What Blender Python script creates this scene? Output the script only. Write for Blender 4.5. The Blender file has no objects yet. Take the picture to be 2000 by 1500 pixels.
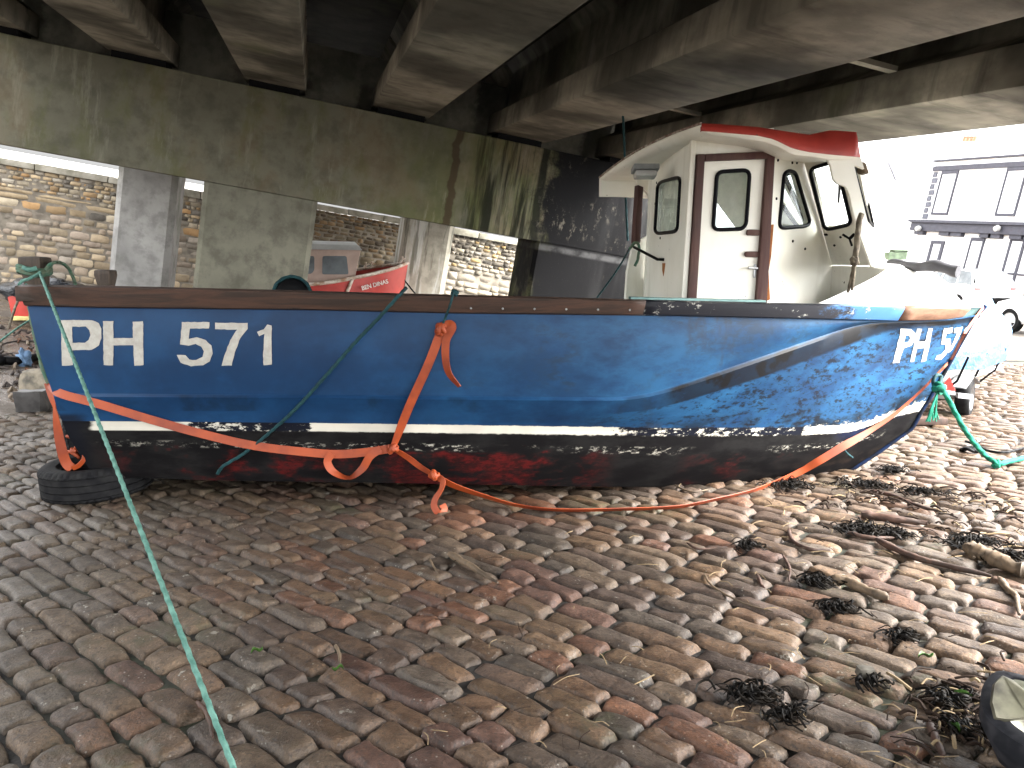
import bpy, bmesh, math, random
import numpy as np
from mathutils import Matrix, Vector
from mathutils.bvhtree import BVHTree
random.seed(7); rng = np.random.default_rng(11)
scene = bpy.context.scene
COL = scene.collection

# ------------------------------------------------------------------ camera, frames
# World: Z is up, X runs along the bridge pier, Y runs along the bridge beams.
# Slip frame: the sloping slipway is its z = 0 plane (the slip falls about 1 in 6 to the left).
F = 1600.0
EYE = Vector((0, 0, 1.5))
RB = Matrix(((0.95732196, -0.12634346, -0.25994614),
             (-0.23046102, 0.20907804, -0.95035472),
             (0.17442013, 0.96970289, 0.17103776)))          # camera axes -> world
_p = math.atan(216 / 1600)
RS = Matrix(((1, 0, 0), (0, math.sin(_p), -math.cos(_p)), (0, math.cos(_p), math.sin(_p))))   # camera axes -> slip
SL = Matrix.Translation(EYE) @ (RB @ RS.transposed()).to_4x4() @ Matrix.Translation(-EYE)     # slip -> world

cam_d = bpy.data.cameras.new('camera'); cam = bpy.data.objects.new('camera', cam_d); COL.objects.link(cam)
cam_d.sensor_width = 36; cam_d.lens = 36 * F / 2000; cam_d.clip_start = 0.05; cam_d.clip_end = 2000
cam.matrix_world = Matrix.Translation(EYE) @ RB.to_4x4()
scene.camera = cam

# ------------------------------------------------------------------ sky, sun, exposure
SUN_EL, SUN_AZ = math.radians(48), math.radians(118)       # azimuth clockwise from +Y
world = bpy.data.worlds.new('World'); scene.world = world; world.use_nodes = True
wn = world.node_tree; wn.nodes.clear()
sky = wn.nodes.new('ShaderNodeTexSky'); sky.sky_type = 'NISHITA'; sky.sun_disc = False
sky.sun_elevation = SUN_EL; sky.sun_rotation = SUN_AZ; sky.air_density = 1.0; sky.dust_density = 4.0; sky.ozone_density = 1.0
hsv = wn.nodes.new('ShaderNodeHueSaturation'); hsv.inputs['Saturation'].default_value = 0.08
bg = wn.nodes.new('ShaderNodeBackground'); bg.inputs['Strength'].default_value = 0.15
wo = wn.nodes.new('ShaderNodeOutputWorld')
wn.links.new(sky.outputs[0], hsv.inputs['Color']); wn.links.new(hsv.outputs[0], bg.inputs['Color']); wn.links.new(bg.outputs[0], wo.inputs[0])
sd = bpy.data.lights.new('sun', 'SUN'); sd.energy = 2.0; sd.angle = math.radians(40); sd.color = (1, 0.96, 0.9)
sun = bpy.data.objects.new('sun', sd); COL.objects.link(sun)
_sv = Vector((math.sin(SUN_AZ) * math.cos(SUN_EL), math.cos(SUN_AZ) * math.cos(SUN_EL), math.sin(SUN_EL)))
sun.rotation_euler = (-_sv).to_track_quat('-Z', 'Y').to_euler()
vs = scene.view_settings; vs.view_transform = 'Standard'; vs.look = 'None'; vs.gamma = 1; vs.exposure = 3.6; vs.use_curve_mapping = False
scene.cycles.max_bounces = 8; scene.cycles.diffuse_bounces = 5; scene.cycles.transparent_max_bounces = 12
scene.cycles.use_denoising = True

# ------------------------------------------------------------------ pixel rays (photo is 2000 x 1500)
def dcam(px, py): return Vector(((px - 1000) / F, (750 - py) / F, -1.0))
def P(px, py, y):                                   # slip frame, at depth y
    d = RS @ dcam(px, py); return d * (y / d.y) + EYE
def G(px, py, z=0.0):                               # slip frame, on the plane at height z
    d = RS @ dcam(px, py); return d * ((z - 1.5) / d.z) + EYE
def Wv(px, py, v):                                  # world, at distance v along Y
    d = RB @ dcam(px, py); return d * (v / d.y) + EYE
def Wu(px, py, u):
    d = RB @ dcam(px, py); return d * (u / d.x) + EYE
def pray(px, py, plane):                            # slip frame, on a plane (point, normal)
    d = RS @ dcam(px, py); o, n = plane
    return EYE + d * ((o - EYE).dot(n) / d.dot(n))
def plane3(a, b, c): return (a, (b - a).cross(c - a).normalized())

# ------------------------------------------------------------------ object helpers
OFF = {}
def thing(name, label, cat, loc=(0, 0, 0), frame=SL, group=None):
    o = bpy.data.objects.new(name, None); COL.objects.link(o); o.empty_display_size = 0.1
    o.matrix_world = frame @ Matrix.Translation(Vector(loc)); OFF[o.name] = Vector(loc)
    o['label'] = label; o['category'] = cat
    if group: o['group'] = group
    return o
def mesh(name, verts, faces, smooth=None):
    me = bpy.data.meshes.new(name)
    me.from_pydata([tuple(v) for v in verts], [], [tuple(f) for f in faces]); me.update()
    if smooth is not None:
        me.shade_smooth()
        if smooth < 180: me.set_sharp_from_angle(angle=math.radians(smooth))
    return me
def link(name, me, mats, parent=None, frame=SL, loc=None):
    o = bpy.data.objects.new(name, me); COL.objects.link(o)
    for m in (mats if isinstance(mats, (list, tuple)) else [mats]):
        if len(me.materials) < (len(mats) if isinstance(mats, (list, tuple)) else 1): me.materials.append(m)
    if parent is not None:
        o.parent = parent
        if parent.name in OFF: o.location = -OFF[parent.name]
    else: o.matrix_world = frame
    return o
def top(name, me, mats, label, cat, frame=SL, group=None, base=None):
    """one-mesh thing; origin moved to its base point"""
    if base is None:
        n = len(me.vertices); co = np.empty(n * 3); me.vertices.foreach_get('co', co); co = co.reshape(-1, 3)
        base = Vector((co[:, 0].mean(), co[:, 1].mean(), co[:, 2].min()))
    me.transform(Matrix.Translation(-Vector(base)))
    o = bpy.data.objects.new(name, me); COL.objects.link(o)
    for m in (mats if isinstance(mats, (list, tuple)) else [mats]): me.materials.append(m)
    o.matrix_world = frame @ Matrix.Translation(Vector(base))
    o['label'] = label; o['category'] = cat
    if group: o['group'] = group
    return o
def struct(name, me, mats, frame=SL, kind='structure'):
    o = link(name, me, mats, None, frame); o['kind'] = kind; return o

class MB:
    """collects simple shapes into one mesh"""
    def __init__(s): s.v = []; s.f = []; s.m = []
    def add(s, v, f, mi=0):
        b = len(s.v); s.v += [Vector(p) for p in v]; s.f += [[i + b for i in q] for q in f]; s.m += [mi] * len(f); return s
    def box(s, a, b, M=None, mi=0):
        x0, y0, z0 = a; x1, y1, z1 = b
        v = [Vector(p) for p in ((x0,y0,z0),(x1,y0,z0),(x1,y1,z0),(x0,y1,z0),(x0,y0,z1),(x1,y0,z1),(x1,y1,z1),(x0,y1,z1))]
        if M is not None: v = [M @ p for p in v]
        return s.add(v, [(3,2,1,0),(4,5,6,7),(0,1,5,4),(1,2,6,5),(2,3,7,6),(3,0,4,7)], mi)
    def prism(s, poly, d, mi=0):
        n = len(poly); poly = [Vector(p) for p in poly]; d = Vector(d)
        return s.add(poly + [p + d for p in poly], [list(range(n))[::-1], list(range(n, 2*n))] + [(i, (i+1) % n, (i+1) % n + n, i + n) for i in range(n)], mi)
    def grid(s, rows, closed=False, mi=0):
        n = len(rows[0]); v = [p for r in rows for p in r]; f = []
        for i in range(len(rows) - 1):
            for j in range(n if closed else n - 1):
                k = (j + 1) % n; f.append((i*n + j, i*n + k, (i+1)*n + k, (i+1)*n + j))
        return s.add(v, f, mi)
    def tube(s, pts, r, seg=8, caps=True, mi=0, lobes=0, pitch=0.05, la=0.16):
        pts = [Vector(p) for p in pts]; n = len(pts); rows = []; up = None; dist = 0
        for i, p in enumerate(pts):
            t = (pts[min(i+1, n-1)] - pts[max(i-1, 0)]).normalized()
            if up is None: up = t.orthogonal().normalized()
            up = (up - t * up.dot(t)).normalized(); w = t.cross(up)
            if i: dist += (p - pts[i-1]).length
            rr = r[i] if isinstance(r, (list, tuple)) else r; row = []
            for j in range(seg):
                a = 2 * math.pi * j / seg
                q = rr * (1 + la * math.cos(lobes * (a + 2*math.pi * dist / pitch / 3))) if lobes else rr
                row.append(p + up * (math.cos(a) * q) + w * (math.sin(a) * q))
            rows.append(row)
        s.grid(rows, True, mi)
        if caps:
            s.add(rows[0], [list(range(seg))[::-1]], mi); s.add(rows[-1], [list(range(seg))], mi)
        return s
    def disc_ring(s, c, ax, prof, seg=32, mi=0):
        """lathe: prof = [(radius, height along ax)]"""
        ax = Vector(ax).normalized(); u = ax.orthogonal().normalized(); w = ax.cross(u); c = Vector(c)
        s.grid([[c + ax*h + u*(r*math.cos(2*math.pi*j/seg)) + w*(r*math.sin(2*math.pi*j/seg)) for j in range(seg)] for r, h in prof], True, mi); return s
    def me(s, name, smooth=None, mats=None, clean=False):
        me = mesh(name, s.v, s.f, smooth)
        if any(s.m): me.polygons.foreach_set('material_index', s.m)
        if clean:
            bm = bmesh.new(); bm.from_mesh(me); bmesh.ops.remove_doubles(bm, verts=bm.verts, dist=1e-5); bmesh.ops.recalc_face_normals(bm, faces=bm.faces); bm.to_mesh(me); bm.free()
        return me
def cat(pts, n=8):
    """smooth curve through points"""
    pts = [Vector(p) for p in pts]; q = [pts[0]*2 - pts[1]] + pts + [pts[-1]*2 - pts[-2]]; out = []
    for i in range(1, len(q) - 2):
        a, b, c, d = q[i-1:i+3]
        for k in range(n):
            t = k / n; out.append(0.5*((2*b) + (c-a)*t + (2*a-5*b+4*c-d)*t*t + (-a+3*b-3*c+d)*t**3))
    return out + [pts[-1]]
def bevel(me, w=0.01, seg=2, ang=30):
    bm = bmesh.new(); bm.from_mesh(me); bmesh.ops.remove_doubles(bm, verts=bm.verts, dist=1e-5)
    bmesh.ops.recalc_face_normals(bm, faces=bm.faces)
    ed = [e for e in bm.edges if len(e.link_faces) == 2 and e.calc_face_angle(0) > math.radians(ang)]
    bmesh.ops.bevel(bm, geom=ed, offset=w, segments=seg, affect='EDGES', profile=0.6, clamp_overlap=True)
    bm.to_mesh(me); bm.free(); me.shade_smooth(); me.set_sharp_from_angle(angle=math.radians(35)); return me

# ------------------------------------------------------------------ material helper
class NT:
    def __init__(s, name):
        s.m = bpy.data.materials.new(name); s.m.use_nodes = True; s.t = s.m.node_tree; s.n = s.t.nodes
        s.b = s.n['Principled BSDF']; s._o = None
    def new(s, t, **k):
        n = s.n.new(t)
        for a, v in k.items(): setattr(n, a, v)
        return n
    def lk(s, a, b): s.t.links.new(a, b)
    def put(s, sock, v):
        if isinstance(v, bpy.types.NodeSocket): s.lk(v, sock)
        elif v is not None:
            if sock.type == 'RGBA' and len(v) == 3: v = (*v, 1)
            sock.default_value = v
    def obj(s):
        if s._o is None: s._o = s.new('ShaderNodeTexCoord').outputs['Object']
        return s._o
    def attr(s, name): return s.new('ShaderNodeAttribute', attribute_name=name)
    def map(s, scale=(1,1,1), rot=(0,0,0), v=None):
        n = s.new('ShaderNodeMapping'); s.lk(v or s.obj(), n.inputs[0]); n.inputs['Scale'].default_value = scale; n.inputs['Rotation'].default_value = rot; return n.outputs[0]
    def noise(s, scale, detail=4, rough=0.55, v=None, dist=0.0, color=False):
        n = s.new('ShaderNodeTexNoise'); s.lk(v or s.obj(), n.inputs['Vector']); n.inputs['Scale'].default_value = scale; n.inputs['Detail'].default_value = detail
        n.inputs['Roughness'].default_value = rough; n.inputs['Distortion'].default_value = dist; return n.outputs[1 if color else 0]
    def vor(s, scale, v=None, feature='F1'):
        n = s.new('ShaderNodeTexVoronoi', feature=feature); s.lk(v or s.obj(), n.inputs['Vector']); n.inputs['Scale'].default_value = scale; return n.outputs['Distance']
    def ramp(s, f, a, b, smooth=True):
        n = s.new('ShaderNodeMapRange', interpolation_type='SMOOTHSTEP' if smooth else 'LINEAR'); s.put(n.inputs['Value'], f)
        n.inputs['From Min'].default_value = a; n.inputs['From Max'].default_value = b; return n.outputs[0]
    def cr(s, f, stops):
        n = s.new('ShaderNodeValToRGB'); s.put(n.inputs[0], f); e = n.color_ramp.elements
        while len(e) < len(stops): e.new(0.5)
        for el, (p, c) in zip(e, stops): el.position = p; el.color = (*c, 1)
        return n.outputs[0]
    def mix(s, f, a, b, mode='MIX'):
        n = s.new('ShaderNodeMix', data_type='RGBA', blend_type=mode); s.put(n.inputs[0], f); s.put(n.inputs[6], a); s.put(n.inputs[7], b); return n.outputs[2]
    def math(s, op, a, b=0.0, c=None):
        n = s.new('ShaderNodeMath', operation=op); s.put(n.inputs[0], a); s.put(n.inputs[1], b)
        if c is not None: s.put(n.inputs[2], c)
        return n.outputs[0]
    def xyz(s, v=None):
        n = s.new('ShaderNodeSeparateXYZ'); s.lk(v or s.obj(), n.inputs[0]); return n.outputs
    def bump(s, h, strength=0.3, dist=0.01):
        n = s.new('ShaderNodeBump'); s.put(n.inputs['Height'], h); n.inputs['Strength'].default_value = strength; n.inputs['Distance'].default_value = dist; s.lk(n.outputs[0], s.b.inputs['Normal'])
    def out(s, col, rough=0.6, metal=0.0, spec=0.5):
        s.put(s.b.inputs['Base Color'], col); s.put(s.b.inputs['Roughness'], rough); s.put(s.b.inputs['Metallic'], metal); s.b.inputs['Specular IOR Level'].default_value = spec; return s.m
def simple(name, col, rough=0.6, var=0.25, scale=12, metal=0.0, bump=0.15, col2=None, spec=None):
    t = NT(name); n = t.noise(scale, 5); c2 = col2 or tuple(x * (1 - var) for x in col)
    t.bump(t.noise(scale * 4, 4), bump, 0.004)
    return t.out(t.mix(t.ramp(n, 0.35, 0.7), col, c2), rough, metal, spec if spec is not None else (.08 if max(col) < .03 and not metal else .3))

MAT = {}
def concrete(name, base=(0.29, 0.27, 0.22), kind='beam'):
    t = NT(name); x, y, z = t.xyz()
    big = t.noise(0.9, 5, 0.6); mid = t.noise(4, 6, 0.65); fine = t.noise(60, 3, 0.7)
    c = t.mix(t.ramp(big, 0.3, 0.7), tuple(v*0.72 for v in base), tuple(v*1.12 for v in base))
    c = t.mix(t.math('MULTIPLY', t.ramp(mid, 0.42, 0.66), 0.6), c, tuple(v*0.45 for v in base))
    if kind == 'beam':                                     # board marks and sooty edges along the beam
        st = t.noise(3.0, 5, 0.6, t.map((1, 0.12, 1))); c = t.mix(t.math('MULTIPLY', t.ramp(st, 0.5, 0.7), 0.5), c, tuple(v*0.55 for v in base))
        s2 = t.noise(2.2, 4, 0.7, t.map((0.5, 1.8, 0.3))); c = t.mix(t.math('MULTIPLY', t.ramp(s2, 0.52, 0.68), 0.4), c, (0.03, 0.029, 0.025)); ex_ = t.math('ABSOLUTE', t.math('SUBTRACT', t.math('FRACT', t.math('DIVIDE', t.math('ADD', x, 50.0 - .155), 1.585)), .5)); ed_ = t.math('MULTIPLY', t.ramp(t.math('ADD', ex_, t.math('MULTIPLY', t.math('SUBTRACT', mid, .5), .16)), .17, .235), t.ramp(t.noise(.8, 4), .38, .6)); c = t.mix(t.math('MULTIPLY', ed_, .7), c, (0.014, 0.014, 0.012))
        gr = t.noise(1.1, 3); c = t.mix(t.math('MULTIPLY', t.ramp(gr, 0.55, 0.75), 0.3), c, (0.16, 0.17, 0.08))
    if kind == 'cap':
        dr = t.noise(1.0, 5, 0.65, t.map((5.0, 1, 0.35)))                       # vertical drips
        gm = t.math('MULTIPLY', t.ramp(x, 0.2, 2.4), t.ramp(t.noise(1.6, 5, 0.6, t.map((1.6, 1, 0.6))), 0.3, 0.6))
        c = t.mix(t.math('MULTIPLY', gm, 0.8), c, (0.062, 0.072, 0.018))
        c = t.mix(t.math('MULTIPLY', t.ramp(t.noise(0.9, 5, .65), 0.46, 0.62), 0.5), c, (0.115, 0.085, 0.05)); c = t.mix(t.math('MULTIPLY', t.ramp(t.noise(1.3, 6, .7, t.map((1.2, 1, .6), (0, .3, 0))), 0.48, 0.64), 0.5), c, (0.09, 0.098, 0.036)); c = t.mix(t.math('MULTIPLY', t.ramp(t.noise(2.4, 6, .7, t.map((2.5, 1, .5))), 0.55, 0.7), 0.5), c, (0.22, 0.21, 0.165))
        c = t.mix(t.math('MULTIPLY', t.math('MULTIPLY', t.ramp(dr, 0.47, 0.60), t.ramp(t.math('ADD', x, t.math('MULTIPLY', dr, .8)), 2.1, 2.75)), 0.92), c, (0.007, 0.008, 0.005))
        bl = t.ramp(t.math('ADD', x, t.math('MULTIPLY', t.math('SUBTRACT', t.noise(2.2, 6, 0.7), 0.5), 1.5)), 2.75, 3.15)
        flk = t.math('MULTIPLY', t.ramp(t.noise(9, 7, 0.8, t.map((1.3, 1, 0.7))), 0.54, 0.60), t.ramp(t.noise(1.5, 4), .48, .66))
        wash = t.math('MULTIPLY', t.ramp(x, 3.6, 4.4), t.ramp(t.noise(1.2, 4, 0.6, t.map((2.4, 1, 0.3))), 0.4, 0.65))
        dk = t.mix(flk, (0.005, 0.005, 0.0055), (0.075, 0.068, 0.055)); dk = t.mix(t.math('MULTIPLY', wash, 0.6), dk, (0.035, 0.035, 0.035))
        jl = t.math('SUBTRACT', 1.0, t.ramp(t.math('ABSOLUTE', t.math('SUBTRACT', z, 1.47)), 0.015, 0.06)); dk = t.mix(t.math('MULTIPLY', jl, t.ramp(mid, 0.3, 0.6)), dk, (0.05, 0.05, 0.05))
        c = t.mix(bl, c, dk)
        # one long wet drip
        dx = t.math('ABSOLUTE', t.math('SUBTRACT', x, t.math('ADD', 1.72, t.math('MULTIPLY', t.math('SUBTRACT', t.noise(2.5, 3, 0.5, t.map((0, 0, 1))), 0.5), 0.35))))
        c = t.mix(t.math('MULTIPLY', t.math('SUBTRACT', 1.0, t.ramp(dx, 0.035, 0.065)), 0.8), c, (0.045, 0.03, 0.018))
    if kind == 'column':
        gm = t.ramp(t.noise(1.3, 5, 0.6, t.map((1, 1, 0.6))), 0.45, 0.7); c = t.mix(t.math('MULTIPLY', gm, 0.4), c, (0.12, 0.13, 0.075))
    if kind == 'streak':
        s = t.noise(1.2, 5, 0.6, t.map((5, 3, 0.5))); c = t.mix(t.ramp(s, 0.48, 0.62), c, (0.5, 0.5, 0.46)); s3 = t.noise(1.7, 5, 0.6, t.map((6, 3, 0.5))); c = t.mix(t.math('MULTIPLY', t.ramp(s3, 0.55, 0.65), 0.7), c, (0.1, 0.1, 0.075))
    pit = t.ramp(fine, 0.62, 0.72); c = t.mix(t.math('MULTIPLY', pit, 0.3), c, (0.06, 0.055, 0.05))
    t.bump(t.math('ADD', t.math('MULTIPLY', mid, 0.6), t.math('MULTIPLY', fine, 0.25)), 0.35, 0.012)
    return t.out(c, t.mix(t.ramp(big, .3, .7), (0.8,)*3, (0.7,)*3), spec=0.08)
M_beam = concrete('concrete_beam'); M_cap = concrete('concrete_cap', (0.155, 0.15, 0.112), 'cap'); M_col = concrete('concrete_column', (0.165, 0.16, 0.125), 'column')
M_streak = concrete('concrete_streaked', (0.36, 0.34, 0.28), 'streak'); M_rear = concrete('concrete_rear_column', (0.38, 0.375, 0.36), 'column'); M_deck = concrete('concrete_soffit', (0.06, 0.053, 0.044))  # rear column: brighter copy of the column concrete, skylight put into its colour

def wood(name, a, b, rough=0.65, sx=(0.6, 6, 9), dark=(0.02, 0.014, 0.01)):
    t = NT(name); v = t.map(sx); g = t.noise(3, 6, 0.65, v, 1.0); w = t.noise(1.3, 4)
    c = t.mix(t.ramp(g, 0.35, 0.68), a, b); c = t.mix(t.math('MULTIPLY', t.ramp(w, 0.5, 0.7), 0.75), c, dark); f = t.noise(40, 3, 0.6, v)
    c = t.mix(t.math('MULTIPLY', t.ramp(f, 0.55, 0.75), 0.4), c, dark)
    t.bump(g, 0.4, 0.006); return t.out(c, rough, spec=0.35)
M_wood_dark = wood('weathered_rail_wood', (0.062, 0.031, 0.020), (0.026, 0.017, 0.0125), dark=(.010, .008, .007))
M_wood_pale = wood('pale_rail_wood', (0.19, 0.10, 0.06), (0.12, 0.062, 0.036), dark=(0.04, 0.022, 0.014))
M_maroon = wood('maroon_door_frame', (0.055, 0.018, 0.016), (0.085, 0.042, 0.032), sx=(6, 6, 0.6), dark=(0.03, 0.02, 0.018))
M_post = wood('grey_post_wood', (0.07, 0.05, 0.035), (0.035, 0.026, 0.02), sx=(5, 5, 0.8))
M_drift = wood('driftwood', (0.07, 0.036, 0.024), (0.03, 0.018, 0.013), sx=(4, 4, 4), dark=(0.010, 0.007, 0.005))
M_drift_pale = wood('pale_driftwood', (0.15, 0.105, 0.065), (0.07, 0.05, 0.032), sx=(4, 4, 4), dark=(0.02, 0.015, 0.01))
def white_paint():
    t = NT('cream_gelcoat'); n = t.noise(2.5, 5); n2 = t.noise(1.6, 5, 0.6, t.map((2, 2, 0.4)))
    c = t.mix(t.ramp(n, 0.3, 0.7), (0.80, 0.785, 0.71), (0.73, 0.71, 0.62)); c = t.mix(t.math('MULTIPLY', t.ramp(n2, 0.55, 0.75), 0.3), c, (0.36, 0.33, 0.24))
    sp = t.noise(9, 6, 0.8); c = t.mix(t.ramp(sp, 0.73, 0.76), c, (0.16, 0.1, 0.05))
    sp2 = t.noise(26, 2, 0.5); c = t.mix(t.math('MULTIPLY', t.ramp(sp2, 0.74, 0.77), 0.7), c, (0.08, 0.07, 0.05))
    t.bump(t.noise(8, 3), 0.06, 0.01)
    return t.out(c, 0.38)
M_white = white_paint()
M_fore = simple('foredeck_white', (0.74, 0.73, 0.7), 0.5, 0.12, 3)
def red_roof():
    t = NT('red_roof_paint'); n = t.noise(5, 6, 0.6); c = t.mix(t.ramp(n, .3, .7), (0.36, 0.035, 0.022), (0.27, 0.022, 0.015)); s = t.noise(18, 5, .7); c = t.mix(t.ramp(s, .66, .7), c, (0.1, 0.03, 0.02)); t.bump(n, .1, .004); return t.out(c, 0.5)
M_red = red_roof()
M_rubber = simple('black_window_rubber', (0.003, 0.003, 0.005), 0.45, 0.2, 30)
M_tyre = simple('tyre_rubber', (0.008, 0.008, 0.009), 0.75, 0.4, 14, bump=0.3, col2=(0.018, 0.018, 0.018))
M_steel = simple('dull_steel', (0.42, 0.43, 0.44), 0.4, 0.3, 20, 0.8)
M_grey = simple('grey_plastic', (0.3, 0.31, 0.31), 0.5, 0.3, 9)
M_lens = simple('lamp_lens', (0.5, 0.5, 0.48), 0.25, 0.15, 9)
M_black = simple('black_gear', (0.004, 0.004, 0.0045), 0.5, 0.3, 20)
def glass(name, tint=(0.9, 0.95, 0.95), dirt=0.12, gl=0.12):
    t = NT(name); t.n.remove(t.b); tr = t.new('ShaderNodeBsdfTransparent'); tr.inputs[0].default_value = (*tint, 1)
    g = t.new('ShaderNodeBsdfGlossy'); g.inputs['Roughness'].default_value = 0.05; d = t.new('ShaderNodeBsdfDiffuse'); d.inputs[0].default_value = (0.45, 0.45, 0.42, 1)
    lw = t.new('ShaderNodeLayerWeight'); lw.inputs[0].default_value = .5; fr = t.math('ADD', t.math('MULTIPLY', t.math('POWER', lw.outputs['Facing'], 5.0), .5), .03)
    m1 = t.new('ShaderNodeMixShader'); m2 = t.new('ShaderNodeMixShader'); t.lk(fr, m1.inputs[0]); t.lk(tr.outputs[0], m1.inputs[1]); t.lk(g.outputs[0], m1.inputs[2])
    t.lk(t.math('MULTIPLY', t.ramp(t.noise(6, 5), 0.3, 0.75), dirt), m2.inputs[0]); t.lk(m1.outputs[0], m2.inputs[1]); t.lk(d.outputs[0], m2.inputs[2])
    t.lk(m2.outputs[0], t.n['Material Output'].inputs[0]); return t.m
M_glass = glass('salty_glass', dirt=0.3)
def strap_mat():
    t = NT('orange_webbing'); w = t.noise(160, 2, .5, t.map((1, 1, 1))); n = t.noise(5, 5)
    c = t.mix(t.ramp(n, .35, .7), (0.29, 0.044, 0.004), (0.17, 0.023, 0.003)); t.bump(w, .3, .002); return t.out(c, 0.6)
M_strap = strap_mat()
def rope_mat(name, a, b):
    t = NT(name); n = t.noise(25, 4); f = t.noise(220, 2); c = t.mix(t.ramp(n, .3, .7), a, b); t.bump(f, .5, .003); return t.out(c, 0.75, spec=0.2)
M_rope_teal = rope_mat('teal_rope', (0.12, 0.25, 0.205), (0.05, 0.13, 0.105)); M_rope_dark = rope_mat('dark_teal_rope', (0.012, 0.05, 0.055), (0.008, 0.028, 0.032))
M_rope_green = rope_mat('bright_green_rope', (0.012, 0.20, 0.12), (0.008, 0.10, 0.065)); M_rope_moss = rope_mat('mossy_rope', (0.05, 0.13, 0.09), (0.10, 0.12, 0.08))
M_rope_tan = rope_mat('tan_rope', (0.17, 0.145, 0.105), (0.07, 0.058, 0.045))
# ================================================================== GROUND
def sheet(x0, x1, y0, y1, z, n=1):
    b = MB(); rows = [[(x0 + (x1-x0)*j/n, y0 + (y1-y0)*i/n, z) for j in range(n+1)] for i in range(n+1)]; return b.grid(rows)
def dirt_mat():
    t = NT('joint_dirt'); n = t.noise(6, 6); g = t.ramp(t.noise(0.9, 4), 0.5, 0.7)
    c = t.mix(t.ramp(n, .35, .65), (0.008, 0.0065, 0.005), (0.018, 0.014, 0.011)); c = t.mix(t.math('MULTIPLY', g, 0.5), c, (0.06, 0.085, 0.03))
    t.bump(t.noise(40, 5), .6, .01); return t.out(c, 0.85)
def sett_mat():
    t = NT('stone_setts'); c = t.attr('tone').outputs['Color']
    n = t.noise(14, 6, .65); f = t.noise(90, 4, .7); big = t.noise(0.8, 4)
    c = t.mix(t.math('MULTIPLY', t.ramp(n, .42, .62), .65), c, t.mix(1.0, c, (0.42, 0.38, 0.36), 'MULTIPLY')); c = t.mix(t.math('MULTIPLY', t.ramp(t.noise(3.2, 5, .6), .5, .66), .5), c, t.mix(1.0, c, (1.35, 1.25, 1.1), 'MULTIPLY'))
    c = t.mix(t.math('MULTIPLY', t.ramp(f, .50, .66), .6), c, t.mix(1.0, c, (1.9, 1.85, 1.75), 'MULTIPLY')); c = t.mix(t.math('MULTIPLY', t.ramp(t.noise(55, 4, .75, t.map((1, 1, 1), (1, 2, 3))), .54, .64), .75), c, (0.022, 0.018, 0.016))
    lich = t.math('MULTIPLY', t.ramp(t.noise(9, 5, .7, t.map((1, 1, 1), (.4, .2, 1))), .64, .68), t.ramp(t.noise(1.0, 2), .48, .58)); c = t.mix(t.math('MULTIPLY', lich, .6), c, (0.32, 0.31, 0.27))
    dots = t.math('MULTIPLY', t.math('SUBTRACT', 1.0, t.ramp(t.vor(38), .10, .17)), t.ramp(t.noise(5, 3), .45, .6)); c = t.mix(t.math('MULTIPLY', dots, .7), c, (0.24, 0.23, 0.2))
    moss = t.math('MULTIPLY', t.ramp(t.noise(1.1, 4), .54, .68), t.ramp(n, .4, .65)); c = t.mix(t.math('MULTIPLY', moss, .4), c, (0.085, 0.095, 0.05))
    wet = t.ramp(big, .42, .62)
    t.bump(t.math('ADD', t.math('MULTIPLY', n, .8), t.math('MULTIPLY', f, .3)), 1.0, .014)
    return t.out(c, t.mix(wet, (.42,)*3, (.7,)*3), spec=0.28)
M_dirt = dirt_mat(); M_sett = sett_mat()

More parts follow.
